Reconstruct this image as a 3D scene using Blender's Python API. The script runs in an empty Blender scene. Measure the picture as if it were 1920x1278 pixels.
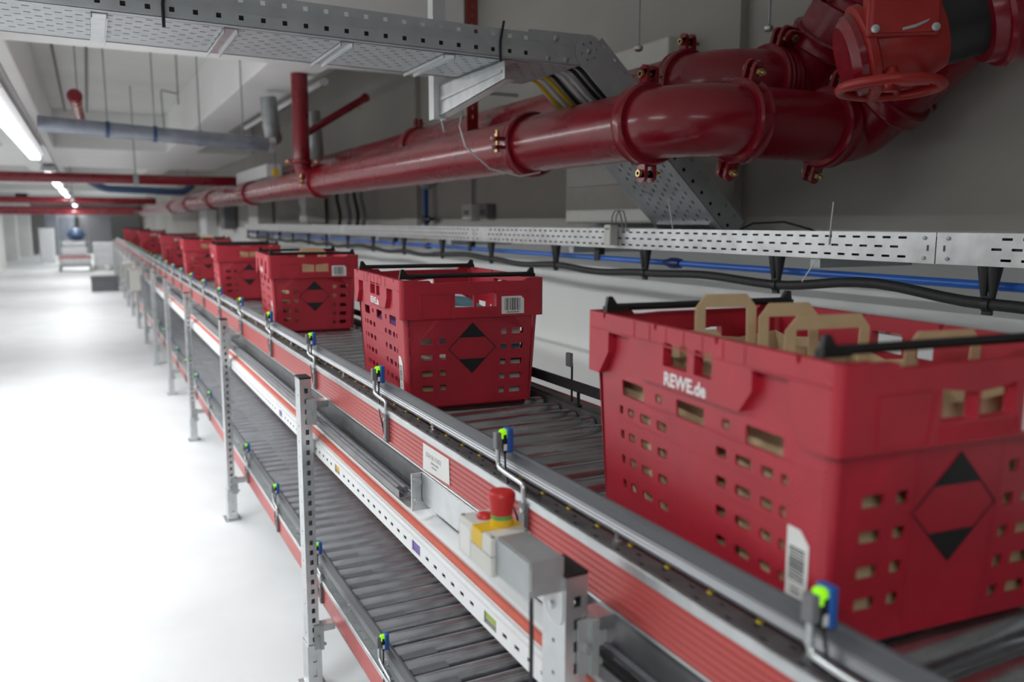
import bpy, math, random
from mathutils import Vector, Matrix
from mathutils.geometry import tessellate_polygon
random.seed(7)
S = bpy.context.scene
COL = S.collection
PI = math.pi

# ------------------------------------------------------------------ camera
def cam_axes(yaw, pitch, roll):
    cy, sy, cp, sp = math.cos(yaw), math.sin(yaw), math.cos(pitch), math.sin(pitch)
    f = Vector((sy*cp, cy*cp, -sp)); r = Vector((cy, -sy, 0)); u = r.cross(f)
    c, s = math.cos(roll), math.sin(roll)
    return c*r + s*u, -s*r + c*u, f
CR, CU, CF = cam_axes(.4725, .1429, .002)
cd = bpy.data.cameras.new('camera'); cam = bpy.data.objects.new('camera', cd); COL.objects.link(cam)
cd.sensor_width = 36; cd.lens = 36*1540/1920; cd.clip_start = .05; cd.clip_end = 200
cam.matrix_world = Matrix(((CR.x, CU.x, -CF.x, -.9158), (CR.y, CU.y, -CF.y, 0), (CR.z, CU.z, -CF.z, 1.535), (0, 0, 0, 1)))
cd.dof.use_dof = True; cd.dof.focus_distance = 2.05; cd.dof.aperture_fstop = 2.6
S.camera = cam
# ------------------------------------------------------------------ exposure, world
S.view_settings.view_transform = 'Standard'; S.view_settings.look = 'None'
S.view_settings.gamma = 1; S.view_settings.use_curve_mapping = False
S.view_settings.exposure = 0.18
w = bpy.data.worlds.new('world'); S.world = w; w.use_nodes = True
w.node_tree.nodes['Background'].inputs[0].default_value = (.9, .95, 1, 1)
w.node_tree.nodes['Background'].inputs[1].default_value = .05
LAMP_W = 15.0      # watts per metre of tube, tuned with the exposure

# ------------------------------------------------------------------ materials
def mat(name, col, rough=.5, metal=0., var=.0, scale=8., bump=0., bscale=60., coat=0., spec=.5, stretch=None, emit=None, es=0., rvar=0.):
    m = bpy.data.materials.new(name); m.use_nodes = True
    nt = m.node_tree; b = nt.nodes['Principled BSDF']
    b.inputs['Base Color'].default_value = (*col, 1); b.inputs['Roughness'].default_value = rough
    b.inputs['Metallic'].default_value = metal; b.inputs['Coat Weight'].default_value = coat
    b.inputs['Coat Roughness'].default_value = .15
    b.inputs['Specular IOR Level'].default_value = spec
    if emit:
        b.inputs['Emission Color'].default_value = (*emit, 1); b.inputs['Emission Strength'].default_value = es
    if var or bump or rvar:
        tc = nt.nodes.new('ShaderNodeTexCoord'); mp = nt.nodes.new('ShaderNodeMapping')
        nt.links.new(tc.outputs['Object'], mp.inputs[0])
        if stretch: mp.inputs['Scale'].default_value = stretch
    if var or rvar:
        n = nt.nodes.new('ShaderNodeTexNoise'); n.inputs['Scale'].default_value = scale; n.inputs['Detail'].default_value = 5
        nt.links.new(mp.outputs[0], n.inputs[0])
    if var:
        r = nt.nodes.new('ShaderNodeValToRGB')
        r.color_ramp.elements[0].position = .3; r.color_ramp.elements[1].position = .7
        r.color_ramp.elements[0].color = (*[max(0, c*(1-var)) for c in col], 1)
        r.color_ramp.elements[1].color = (*[min(1, c*(1+var)) for c in col], 1)
        nt.links.new(n.outputs[0], r.inputs[0]); nt.links.new(r.outputs[0], b.inputs['Base Color'])
    if rvar:
        mr = nt.nodes.new('ShaderNodeMapRange'); mr.inputs[3].default_value = rough-rvar; mr.inputs[4].default_value = rough+rvar
        nt.links.new(n.outputs[0], mr.inputs[0]); nt.links.new(mr.outputs[0], b.inputs['Roughness'])
    if bump:
        n2 = nt.nodes.new('ShaderNodeTexNoise'); n2.inputs['Scale'].default_value = bscale; n2.inputs['Detail'].default_value = 4
        bp = nt.nodes.new('ShaderNodeBump'); bp.inputs['Strength'].default_value = bump; bp.inputs['Distance'].default_value = .002
        nt.links.new(mp.outputs[0], n2.inputs[0]); nt.links.new(n2.outputs[0], bp.inputs['Height']); nt.links.new(bp.outputs[0], b.inputs['Normal'])
    return m
M = dict(
    crate=mat('red_plastic', (.40, .007, .024), .44, var=.10, scale=14, bump=.12, bscale=220, spec=.75),
    pipe=mat('red_pipe_paint', (.23, .003, .014), .28, var=.12, scale=5, bump=.05, bscale=40, coat=.3, rvar=.06),
    panel=mat('red_anodised_panel', (.46, .075, .07), .34, metal=.25, var=.08, scale=6, stretch=(1, .2, 1)),
    galv=mat('galvanised_steel', (.60, .62, .63), .34, metal=.9, var=.10, scale=22, rvar=.10),
    galvdull=mat('dull_galvanised_steel', (.40, .425, .43), .45, metal=.5, var=.10, scale=16, rvar=.08),
    alu=mat('aluminium_profile', (.27, .275, .29), .48, metal=.9, var=.06, scale=5, stretch=(1, .1, 1)),
    roller=mat('steel_roller', (.46, .47, .49), .24, metal=.95, var=.22, scale=11, rvar=.12, stretch=(1, 2.5, 2.5)),
    rollerlow=mat('lit_steel_roller', (.78, .79, .82), .22, metal=.86, var=.18, scale=12, rvar=.12, stretch=(1.2, 2.5, 2.5)),  # aisle light on the lower rollers put into a lighter steel colour
    tray=mat('zinc_tray_sheet', (.50, .53, .55), .45, metal=.35, var=.08, scale=16, rvar=.08),
    slide=mat('grey_slide_strip', (.085, .088, .098), .34, var=.08, scale=8, stretch=(1, .1, 1)),
    trough=mat('shaded_trough_steel', (.24, .24, .25), .45, metal=.5, var=.15, scale=16),  # shadow under the upper conveyor is put into this darker colour
    white=mat('white_sheet', (.78, .79, .80), .4, var=.03, scale=6),
    strut=mat('white_slotted_strut', (.80, .81, .82), .4, var=.03, scale=10),
    dark=mat('dark_frame_steel', (.085, .078, .08), .55, var=.25, scale=30),
    black=mat('black_plastic', (.010, .010, .011), .45, var=.1, scale=40),
    rubber=mat('black_rubber', (.018, .018, .02), .6, var=.2, scale=60, bump=.2, bscale=200),
    greypl=mat('grey_plastic', (.16, .16, .17), .5, var=.06, scale=20),
    pad=mat('grey_cover_pad', (.14, .14, .155), .5, var=.12, scale=20),
    blue=mat('blue_plastic', (.02, .10, .38), .4, var=.06, scale=30),
    bluepipe=mat('blue_pipe_plastic', (.035, .16, .62), .32, var=.05, scale=12),
    darkblue=mat('dark_blue_fitting', (.008, .02, .13), .35, var=.1, scale=20),
    lime=mat('lime_lens', (.30, .80, .02), .3, var=.03, scale=10, emit=(.35, 1, .0), es=.35),
    paper=mat('brown_kraft_paper', (.62, .455, .27), .75, var=.10, scale=16, bump=.25, bscale=90),
    label=mat('white_label', (.74, .74, .72), .55, var=.02, scale=20),
    ink=mat('black_ink', (.012, .012, .014), .5, var=.05, scale=20),
    greyink=mat('grey_ink', (.25, .25, .26), .6, var=.05, scale=20),
    lettering=mat('white_print', (.80, .78, .78), .5, var=.02, scale=20),
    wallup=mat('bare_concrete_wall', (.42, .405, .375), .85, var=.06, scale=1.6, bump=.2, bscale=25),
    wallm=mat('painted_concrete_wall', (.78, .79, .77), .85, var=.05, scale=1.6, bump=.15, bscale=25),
    ceilm=mat('painted_concrete_ceiling', (.80, .80, .765), .85, var=.05, scale=1.2, bump=.2, bscale=18),
    beamm=mat('white_painted_beam', (.92, .92, .91), .8, var=.03, scale=1.2, bump=.15, bscale=18),
    floorm=mat('grey_screed_floor', (.79, .80, .81), .5, var=.05, scale=2.2, bump=.25, bscale=45, rvar=.10),
    brass=mat('zinc_yellow_bolt', (.55, .42, .20), .32, metal=.9, var=.1, scale=30),
    yellow=mat('yellow_paint', (.72, .46, .015), .45, var=.05, scale=20),
    yellowcap=mat('yellow_cap', (.75, .60, .05), .45, var=.05, scale=20),
    valve=mat('bright_red_paint', (.34, .014, .012), .38, var=.08, scale=18, bump=.15, bscale=70),
    estop=mat('red_button_plastic', (.55, .022, .022), .4, var=.04, scale=20),
    box=mat('light_grey_enclosure', (.62, .62, .58), .5, var=.03, scale=16),
    green=mat('green_ring', (.10, .36, .10), .45, var=.05, scale=20),
    purple=mat('purple_sticker', (.18, .11, .40), .5, var=.08, scale=40),
    greenst=mat('green_sticker', (.32, .44, .05), .5, var=.08, scale=40),
    strip=mat('orange_red_strip', (.62, .13, .085), .5, var=.06, scale=14),
    diffuser=mat('lamp_diffuser', (.9, .9, .9), .5, var=.02, scale=3, emit=(.97, 1, 1), es=9.0),
    lampbody=mat('lamp_housing', (.72, .73, .74), .45, var=.02, scale=6),
    cable=mat('black_cable', (.015, .015, .017), .45, var=.2, scale=30),
    greycable=mat('grey_cable', (.20, .20, .22), .5, var=.15, scale=30),
    tie=mat('white_cable_tie', (.65, .65, .64), .5, var=.03, scale=20),
    wrap=mat('translucent_wrap_white', (.80, .81, .83), .35, var=.05, scale=12),
    cyan=mat('teal_print', (.10, .26, .34), .4, var=.3, scale=40),
    duct=mat('grey_duct_metal', (.26, .28, .33), .5, metal=.5, var=.22, scale=9),
    bluegrey=mat('blue_grey_pipe', (.035, .075, .16), .45, var=.12, scale=9),
    orange=mat('orange_paint', (.45, .10, .02), .5, var=.1, scale=12),
)
KIDS = {}
def dot_relief(m, pitch=.0076, zmax=.225):     # moulded grid of tiny pips on the crate body
    nt = m.node_tree; L = nt.links; N = nt.nodes.new
    def mth(op, a, b=None):
        n = N('ShaderNodeMath'); n.operation = op
        for k, q in enumerate((a, b)):
            if q is None: continue
            if isinstance(q, (int, float)): n.inputs[k].default_value = q
            else: L.new(q, n.inputs[k])
        return n.outputs[0]
    tc = N('ShaderNodeTexCoord'); sx = N('ShaderNodeSeparateXYZ'); L.new(tc.outputs['Object'], sx.inputs[0])
    u = mth('SINE', mth('MULTIPLY', mth('ADD', sx.outputs[0], sx.outputs[1]), 2*PI/pitch)); v = mth('SINE', mth('MULTIPLY', sx.outputs[2], 2*PI/pitch))
    h = mth('MULTIPLY', mth('POWER', mth('MAXIMUM', mth('MULTIPLY', u, v), 0.0), .6), mth('LESS_THAN', sx.outputs[2], zmax))
    b = nt.nodes['Principled BSDF']; old = b.inputs['Normal'].links[0].from_socket if b.inputs['Normal'].links else None
    bp = N('ShaderNodeBump'); bp.inputs['Strength'].default_value = .35; bp.inputs['Distance'].default_value = .0012
    L.new(h, bp.inputs['Height'])
    if old: L.new(old, bp.inputs['Normal'])
    L.new(bp.outputs[0], b.inputs['Normal'])
dot_relief(M['crate'])
# ------------------------------------------------------------------ mesh builder
class MB:
    def __init__(s): s.v = []; s.f = []; s.m = []
    def add(s, vs, fs, m=0):
        o = len(s.v); s.v += [tuple(p) for p in vs]
        for f in fs: s.f.append([o+i for i in f]); s.m.append(m)
    def box(s, x0, x1, y0, y1, z0, z1, m=0):
        x0, x1 = sorted((x0, x1)); y0, y1 = sorted((y0, y1)); z0, z1 = sorted((z0, z1))
        s.add([(x0, y0, z0), (x1, y0, z0), (x1, y1, z0), (x0, y1, z0), (x0, y0, z1), (x1, y0, z1), (x1, y1, z1), (x0, y1, z1)],
              [(3, 2, 1, 0), (4, 5, 6, 7), (0, 1, 5, 4), (1, 2, 6, 5), (2, 3, 7, 6), (3, 0, 4, 7)], m); return s
    def obox(s, c, h, ax, m=0):       # oriented: ax = three unit vectors
        c = Vector(c); a = [Vector(q)*k for q, k in zip(ax, h)]
        P = [c + i*a[0] + j*a[1] + k*a[2] for k in (-1, 1) for j in (-1, 1) for i in (-1, 1)]
        s.add(P, [(2, 3, 1, 0), (4, 5, 7, 6), (0, 1, 5, 4), (1, 3, 7, 5), (3, 2, 6, 7), (2, 0, 4, 6)], m); return s
    def prism(s, poly, y0, y1, m=0, fn=None):   # poly in (x, z), extruded along y
        fn = fn or (lambda a, b, t: (a, t, b)); n = len(poly)
        s.add([fn(a, b, y0) for a, b in poly] + [fn(a, b, y1) for a, b in poly],
              [tuple(range(n)), tuple(range(2*n-1, n-1, -1))] + [(i, i+n, (i+1) % n+n, (i+1) % n) for i in range(n)], m); return s
    def rings(s, R, closed_ends=True, loop=False, m=0):
        o = len(s.v); n = len(R[0])
        for r in R: s.v += [tuple(p) for p in r]
        k = len(R)
        for a in range(k if loop else k-1):
            b = (a+1) % k
            for i in range(n):
                j = (i+1) % n; s.f.append([o+a*n+i, o+a*n+j, o+b*n+j, o+b*n+i]); s.m.append(m)
        if closed_ends and not loop:
            s.f.append([o+i for i in range(n-1, -1, -1)]); s.m.append(m)
            s.f.append([o+(k-1)*n+i for i in range(n)]); s.m.append(m)
        return s
    def tube(s, pts, r, n=10, m=0, loop=False):
        P = [Vector(p) for p in pts]; R = []; k = len(P); up = None
        for i, p in enumerate(P):
            if loop: t = (P[(i+1) % k]-P[i-1]).normalized()
            else: t = ((P[i+1]-p).normalized() if i+1 < k else Vector()) + ((p-P[i-1]).normalized() if i else Vector()); t.normalize()
            if up is None:
                up = Vector((0, 0, 1)) if abs(t.z) < .9 else Vector((1, 0, 0))
            up = (up - t*up.dot(t)).normalized(); b = t.cross(up)
            rr = r[i] if isinstance(r, (list, tuple)) else r
            R.append([p + rr*(math.cos(2*PI*j/n)*up + math.sin(2*PI*j/n)*b) for j in range(n)])
        return s.rings(R, True, loop, m)
    def lathe(s, c, axis, prof, n=32, m=0):      # prof: (distance along axis, radius)
        c = Vector(c); t = Vector(axis).normalized(); up = Vector((0, 0, 1)) if abs(t.z) < .9 else Vector((1, 0, 0))
        up = (up - t*up.dot(t)).normalized(); b = t.cross(up)
        return s.rings([[c + t*d + r*(math.cos(2*PI*j/n)*up + math.sin(2*PI*j/n)*b) for j in range(n)] for d, r in prof], True, False, m)
    def plate(s, outline, holes, th, fn, m=0):   # flat plate with holes; fn(u, v, w) -> point
        loops = [outline] + holes
        tris = tessellate_polygon([[Vector((a, b, 0)) for a, b in L] for L in loops])
        flat = [q for L in loops for q in L]; n = len(flat); o = len(s.v)
        s.v += [tuple(fn(a, b, 0)) for a, b in flat] + [tuple(fn(a, b, th)) for a, b in flat]
        for t in tris:
            t = list(t); a, b, c = (flat[i] for i in t)
            if (b[0]-a[0])*(c[1]-a[1])-(b[1]-a[1])*(c[0]-a[0]) < 0: t.reverse()
            s.f.append([o+i for i in t]); s.m.append(m); s.f.append([o+n+i for i in reversed(t)]); s.m.append(m)
        k = 0
        for L in loops:
            for i in range(len(L)):
                a, b = k+i, k+(i+1) % len(L)
                s.f.append([o+a, o+b, o+n+b, o+n+a]); s.m.append(m)
            k += len(L)
        return s
    def perf(s, us, vs, hole, th, fn, m=0):      # grid plate: hole(i, j) says which cell is open
        nu, nv = len(us)-1, len(vs)-1; o = len(s.v); W = nv+1; K = (nu+1)*W
        s.v += [tuple(fn(a, b, 0)) for a in us for b in vs] + [tuple(fn(a, b, th)) for a in us for b in vs]
        H = [[hole(i, j) for j in range(nv)] for i in range(nu)]
        q = lambda i, j, k=0: o+k*K+i*W+j
        full = lambda i, j: 0 <= i < nu and 0 <= j < nv and not H[i][j]
        for i in range(nu):
            for j in range(nv):
                if H[i][j]: continue
                s.f.append([q(i, j), q(i+1, j), q(i+1, j+1), q(i, j+1)]); s.m.append(m)
                s.f.append([q(i, j, 1), q(i, j+1, 1), q(i+1, j+1, 1), q(i+1, j, 1)]); s.m.append(m)
                for (di, dj, a, b) in ((-1, 0, (i, j), (i, j+1)), (1, 0, (i+1, j), (i+1, j+1)), (0, -1, (i, j), (i+1, j)), (0, 1, (i, j+1), (i+1, j+1))):
                    if not full(i+di, j+dj):
                        s.f.append([q(*a), q(*b), q(*b, 1), q(*a, 1)]); s.m.append(m)
        return s
    def build(s, name, mats, parent=None, smooth=True, bevel=0.):
        me = bpy.data.meshes.new(name); me.from_pydata(s.v, [], s.f)
        mats = mats if isinstance(mats, (list, tuple)) else [mats]
        for q in mats: me.materials.append(q)
        if len(mats) > 1: me.polygons.foreach_set('material_index', s.m)
        import bmesh
        bm = bmesh.new(); bm.from_mesh(me); bmesh.ops.recalc_face_normals(bm, faces=bm.faces); bm.to_mesh(me); bm.free()
        if smooth:
            me.polygons.foreach_set('use_smooth', [True]*len(me.polygons)); me.set_sharp_from_angle(angle=.65)
        me.update()
        o = bpy.data.objects.new(name, me); COL.objects.link(o)
        if parent: o.parent = parent; KIDS.setdefault(parent.name, []).append(o)
        if bevel:
            b = o.modifiers.new('bevel', 'BEVEL'); b.width = bevel; b.segments = 2; b.limit_method = 'ANGLE'
        return o
def bx(name, mt, b, parent=None, bevel=0.): return MB().box(*b).build(name, mt, parent, False, bevel)
def tag(o, label, cat, group=None):
    o['label'] = label; o['category'] = cat
    if group: o['group'] = group
    return o
def thing(name, label, cat, loc=(0, 0, 0), rz=0., group=None):
    o = bpy.data.objects.new(name, None); COL.objects.link(o); o.location = loc; o.rotation_euler = (0, 0, rz); o.empty_display_size = .1
    return tag(o, label, cat, group)
def struct(o): o['kind'] = 'structure'; return o
def stuff(o): o['kind'] = 'stuff'; return o
def copy_tree(o, parent=None):
    c = o.copy(); COL.objects.link(c)
    if parent: c.parent = parent; KIDS.setdefault(parent.name, []).append(c)
    for ch in list(KIDS.get(o.name, [])): copy_tree(ch, c)
    return c
def rect(a0, a1, b0, b1, r=0.):
    if not r: return [(a0, b0), (a1, b0), (a1, b1), (a0, b1)]
    out = []
    for cx, cy, a in ((a1-r, b0+r, -PI/2), (a1-r, b1-r, 0), (a0+r, b1-r, PI/2), (a0+r, b0+r, PI)):
        for k in range(4): t = a+k*PI/6; out.append((cx+r*math.cos(t), cy+r*math.sin(t)))
    return out
def circ(a, b, r, n=10): return [(a+r*math.cos(2*PI*k/n), b+r*math.sin(2*PI*k/n)) for k in range(n)]
def edges(lo, hi, spans):     # grid lines for perf: spans = sorted (a, b) openings; returns lines and the set of open cells
    L = [lo]; open_ = set()
    for a, b in spans:
        if a <= L[-1]+1e-6 or b >= hi: continue
        L.append(a); open_.add(len(L)-1); L.append(b)
    L.append(hi); return L, open_
def arc(c, a, b, t0, t1, n=8):   # points c + a cos + b sin
    c, a, b = Vector(c), Vector(a), Vector(b)
    return [c + a*math.cos(t0+(t1-t0)*k/n) + b*math.sin(t0+(t1-t0)*k/n) for k in range(n+1)]
def round_path(P, r, n=5):
    P = [Vector(p) for p in P]; out = [P[0]]
    for i in range(1, len(P)-1):
        a = (P[i-1]-P[i]); b = (P[i+1]-P[i]); k = min(r, a.length*.49, b.length*.49)
        p0, p1 = P[i]+a.normalized()*k, P[i]+b.normalized()*k
        for j in range(n+1):
            t = j/n; out.append((1-t)**2*p0 + 2*t*(1-t)*P[i] + t*t*p1)
    out.append(P[-1]); return out
# ================================================================== THE SETTING
FARY = 50.
struct(bx('floor', M['floorm'], (-9, 1.75, -3, FARY+.3, -.15, 0)))
struct(bx('ceiling', M['ceilm'], (-9, 1.75, -3, FARY+.3, 3.2, 3.4)))
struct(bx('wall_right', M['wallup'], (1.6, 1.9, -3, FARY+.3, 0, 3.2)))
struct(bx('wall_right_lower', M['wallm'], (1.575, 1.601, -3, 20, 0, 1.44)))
struct(bx('wall_left', M['wallm'], (-3.75, -3.5, -3, 33, 0, 3.2)))
struct(bx('wall_far', M['wallm'], (-9, 1.6, FARY, FARY+.3, 0, 3.2)))
struct(bx('wall_recess', M['wallm'], (-9, -8.8, 33, FARY, 0, 3.2)))
struct(bx('wall_recess_return', M['wallm'], (-8.8, -3.75, 32.8, 33, 0, 3.2)))
BZ = 2.635
for i, (y0, y1) in enumerate(((5.45, 6.08), (14.4, 19.2), (25, 28), (34, 37.5), (43, 46))):
    struct(bx('beam_cross_%d' % i, M['beamm'], (-3.5 if y0 < 30 else -8.8, 1.5 if i == 0 else 1.6, y0, y1, BZ, 3.2), None, .012))
for i, (x0, x1, y0, y1) in enumerate(((.266, .708, 6.08, 14.4), (-1.95, -1.30, 6.08, 14.4), (.266, .708, 19.2, 25), (-1.95, -1.3, 19.2, 25))):
    struct(bx('beam_long_%d' % i, M['beamm'], (x0, x1, y0+.001, y1-.001, BZ+.001, 3.2), None, .012))
for i, (y0, y1) in enumerate(((2.75, 3.74), (6.6, 7.0), (10.5, 11.1))):
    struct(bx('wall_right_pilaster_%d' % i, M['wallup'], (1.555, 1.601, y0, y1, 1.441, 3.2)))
struct(bx('baseboard_right', M['wallm'], (1.50, 1.574, -3, FARY, 0, .82)))
for i, y in enumerate((33.6, 38.5, 43)):
    struct(bx('pillar_left_%d' % i, M['wallm'], (-4.4+i*.25, -3.75+i*.25, y, y+.8, 0, 3.2)))

# ------------------------------------------------------------------ strip lamps along the aisle
def strip_lamp(y0, y1, label):
    t = thing('strip_lamp', label, 'lamp', (-1.325, (y0+y1)/2, 2.15), 0, 'strip lamps in line over the aisle')
    L = (y1-y0)/2
    MB().prism([(-.045, .0), (-.085, .02), (-.07, .065), (.07, .065), (.085, .02), (.045, 0)], -L, L).build('housing', M['lampbody'], t, False)
    bx('diffuser', M['diffuser'], (-.038, .038, -L+.02, L-.02, -.026, -.001), t)
    for s in (-1, 1):
        for k in (-.7, .7): bx('hanger', M['lampbody'], (s*.05-.006, s*.05+.006, k*L-.02, k*L+.02, .065, .102), t)
    ld = bpy.data.lights.new('lamp_light', 'AREA'); ld.shape = 'RECTANGLE'; ld.size = .07; ld.size_y = (y1-y0)-.06
    ld.energy = LAMP_W*(y1-y0)*(.7 if y0 > 10 else .85 if y0 < 0 else 1); ld.color = (.97, .99, 1)
    lo = bpy.data.objects.new('lamp_light', ld); COL.objects.link(lo); lo.parent = t; lo.location = (0, 0, -.032)
lamps = [(-1.7, .2), (1.6, 2.35), (3.05, 4.6), (4.7, 9.2), (11.9, 14.0), (14.5, 16.6), (18, 20.7), (22.5, 26), (28, 32), (34, 38), (40, 46)]
ln = ['strip lamp over the aisle behind the viewpoint, outside the picture', 'strip lamp over the aisle before the overhead cable tray, outside the picture', 'strip lamp over the aisle just beyond the overhead cable tray, outside the picture', 'long glowing strip lamp nearest in view, crossing in front of the grey duct', 'first glowing strip lamp beyond the dark gap in the lamp line',
      'second glowing strip lamp beyond the dark gap', 'third glowing strip lamp beyond the dark gap', 'fourth glowing strip lamp beyond the dark gap', 'fifth glowing strip lamp beyond the dark gap, far down the aisle',
      'sixth glowing strip lamp beyond the dark gap, near the aisle end', 'last glowing strip lamp before the end wall of the aisle']
for (a, b), l in zip(lamps, ln): strip_lamp(a, b, l)
tag(bx('lamp_trunking', M['lampbody'], (-1.41, -1.24, .5, 47, 2.2525, 2.285)), 'grey carrier rail running along the aisle above the strip lamps', 'lamp rail')

# ================================================================== ROLLER CONVEYORS
RZ, PITCH, RY0 = 1.0425, .0886, .778
YEND = 26.0
def roller_mesh(half, r):
    b = MB(); b.tube([(-half, 0, 0), (-half+.0008, 0, 0), (half-.0008, 0, 0), (half, 0, 0)], [r-.002, r, r, r-.002], 28)
    b.tube([(-half-.012, 0, 0), (half+.012, 0, 0)], .008, 8)
    return b
def groove_panel(x, z0, z1, y0, y1, n=7, d=.0022, t=.006, right=False):   # long panel with grooves along y
    P = []; H = (z1-z0)
    for k in range(n):
        a = z0+H*k/n; b = z0+H*(k+1)/n
        P += [(x+d, a+.0001), (x, a+.0016), (x, b-.0016), (x+d, b-.0001)]
    P += [(x+t+d, z1), (x+t+d, z0)]
    if right: P = [(2*x-p, q) for p, q in P]
    return MB().prism(P, y0, y1)
def conveyor(name, label, dz, upper):
    t = thing(name, label, 'conveyor', (0, 0, 0), 0, None)
    z = RZ+dz; r = .0275; xl, xr = -.190, .208
    # rollers: the hundred nearest as parts, the rest as one
    ys = [RY0+PITCH*k for k in range(-7, int((YEND-RY0)/PITCH))]
    if not upper: ys = [y for y in ys if y > .9]
    first = None
    for k, y in enumerate(ys[:100]):
        if first is None:
            first = roller_mesh((xr-xl)/2, r).build('roller', M['roller' if upper else 'rollerlow'], t); o = first
        else:
            o = first.copy(); COL.objects.link(o); o.parent = t
        o.location = ((xl+xr)/2, y, z-r); o.rotation_euler = (random.random()*6, 0, 0)
    b = MB()
    for y in ys[100:]: b.tube([(xl, y, z-r), (xr, y, z-r)], r, 10)
    stuff(b.build('far_rollers', M['roller' if upper else 'rollerlow'], t))
    bx('added_pan', M['dark' if not upper else 'white'], (-.21, .212, .15, YEND, z-.1, z-.092), t)  # added sheet: dark to shade the roller gaps, white to brighten rollers below
    # left frame: dark perforated cover, steel lip, red panel
    fz = z+.019
    yn = 3.6
    us, ou = edges(.15, yn, [(q, q+.011) for q in [.18+.0295*k for k in range(115)]])
    vs, ov = edges(-.264, -.212, [(-.257, -.251), (-.240, -.234), (-.223, -.217)])
    b = MB(); b.perf(us, vs, lambda i, j: i in ou and j in ov and ((i//2+j//2) % 2 == 0), -.002, lambda u, v, w_: (v, u, fz+w_))
    b.box(-.264, -.212, yn, YEND, fz-.002, fz); b.box(-.264, -.262, .15, YEND, fz-.06, fz-.002); b.box(-.214, -.212, .15, YEND, z-.09, fz-.002)
    b.build('perforated_cover', M['dark' if upper else 'galvdull'], t, False)
    MB().prism([(-.2715, fz-.012), (-.2715, fz+.0015), (-.2695, fz+.003), (-.2625, fz+.003), (-.2625, fz+.0005), (-.2675, fz+.0005), (-.2675, fz-.012)], .15, YEND).build('steel_lip', M['galv'], t, False)
    groove_panel(-.2685, z-.066, z+.0105, .15, YEND).build('side_panel', M['panel'], t, False)
    MB().prism([(-.2695, z-.0695), (-.2695, z-.0655), (-.262, z-.0655), (-.262, z-.0695)], .15, YEND).build('panel_edge', M['galv'], t, False)
    # left guide rail on bolts
    g = MB(); gz = z+.0725
    P = [(-.2435, gz-.0165), (-.2455, gz-.0185)]
    for k in range(3): P += [(-.2465-.0008*k, gz-.0205-.005*k), (-.2452-.0008*k, gz-.022-.005*k), (-.2452-.0008*k, gz-.0232-.005*k)]
    P += [(-.2495, gz-.034), (-.240, gz-.0355), (-.240, gz-.030), (-.230, gz-.030), (-.230, gz-.0345), (-.227, gz-.0345), (-.227, gz-.020)]
    g.prism(P, .15, YEND); go = g.build('guide_rail', M['alu'], t, False)
    MB().prism([(-.226, gz-.030), (-.226, gz-.002), (-.2290, gz), (-.2335, gz-.0005), (-.2348, gz-.006), (-.2450, gz-.0145), (-.2458, gz-.0178), (-.2430, gz-.016), (-.2268, gz-.0192)], .15, YEND).build('slide_strip', M['slide'], go, False)
    bolt = None
    for k in range(60):
        y = .60+.371*k
        if bolt is None:
            q = MB(); q.tube([(0, 0, -.002), (0, 0, .024)], .0035, 8); q.tube([(0, 0, .0), (0, 0, .0055)], .0075, 6); q.tube([(0, 0, .019), (0, 0, .023)], .0075, 6)
            bolt = q.build('rail_bolt', M['galv'], t); o = bolt
        else: o = bolt.copy(); COL.objects.link(o); o.parent = t
        o.location = (-.243, y, fz)
    cap = None
    for k in range(-5, 50):
        y = RY0+PITCH*k
        if not upper and y < 1: continue
        if cap is None: cap = MB().lathe((0, 0, 0), (0, 0, 1), [(0, .005), (.003, .005), (.0045, .003)], 8).build('axle_cap', M['yellowcap'], t); o = cap
        else: o = cap.copy(); COL.objects.link(o); o.parent = t
        o.location = (-.2285, y, fz+.0003)
    # right frame and guide
    b = MB(); b.box(.214, .262, .15, YEND, z-.07, z+.006); b.box(.226, .25, .15, YEND, z+.006, z+.012)
    b.build('right_frame', M['dark'], t, False)
    groove_panel(.2695, z-.066, z+.0105, .15, YEND, right=True).build('side_panel', M['panel'], t, False)
    MB().prism([(.206, z+.051), (.206, z+.075), (.2085, z+.0765), (.214, z+.0765), (.214, z+.0735), (.211, z+.0715), (.211, z+.0545), (.214, z+.0525), (.214, z+.049), (.2085, z+.049)], .15, YEND).build('right_guide_rail', M['rubber'], t, False)
    st = None
    for k in range(40):
        y = .72+.371*k
        if st is None:
            q = MB(); q.tube([(0, 0, 0), (0, 0, .062)], .0045, 8); q.box(-.008, .004, -.01, .01, .0, .006); q.box(-.01, .003, -.008, .008, .042, .052)
            st = q.build('guide_stem', M['black'], t); o = st
        else: o = st.copy(); COL.objects.link(o); o.parent = t
        o.location = (.2205, y, z+.006)
    if not upper:      # grey cover pads between pairs of rollers, at their left end
        pd = None; n = 0; b = MB()
        for i, y in enumerate(ys[:-1]):
            if i % 10 in (4, 5): continue
            if n < 100:
                if pd is None:
                    pd = MB().prism([(-.062, -.003), (-.062, 0), (-.058, .0015), (.062, .0015), (.062, -.003)], -.0155, .0155).build('cover_pad', M['pad'], t, False); o = pd
                else: o = pd.copy(); COL.objects.link(o); o.parent = t
                o.location = (-.132, y+PITCH/2, z-.009); n += 1
            else: b.box(-.194, -.07, y+PITCH/2-.0155, y+PITCH/2+.0155, z-.012, z-.0075)
        stuff(b.build('far_cover_pads', M['pad'], t, False))
    return t
up_conv = conveyor('roller_conveyor', 'upper roller conveyor with red side panels carrying the row of red crates', 0., True)
LOW = -.762
lo_conv = conveyor('roller_conveyor', 'empty lower roller conveyor near the floor under the crate conveyor', LOW, False)

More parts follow.
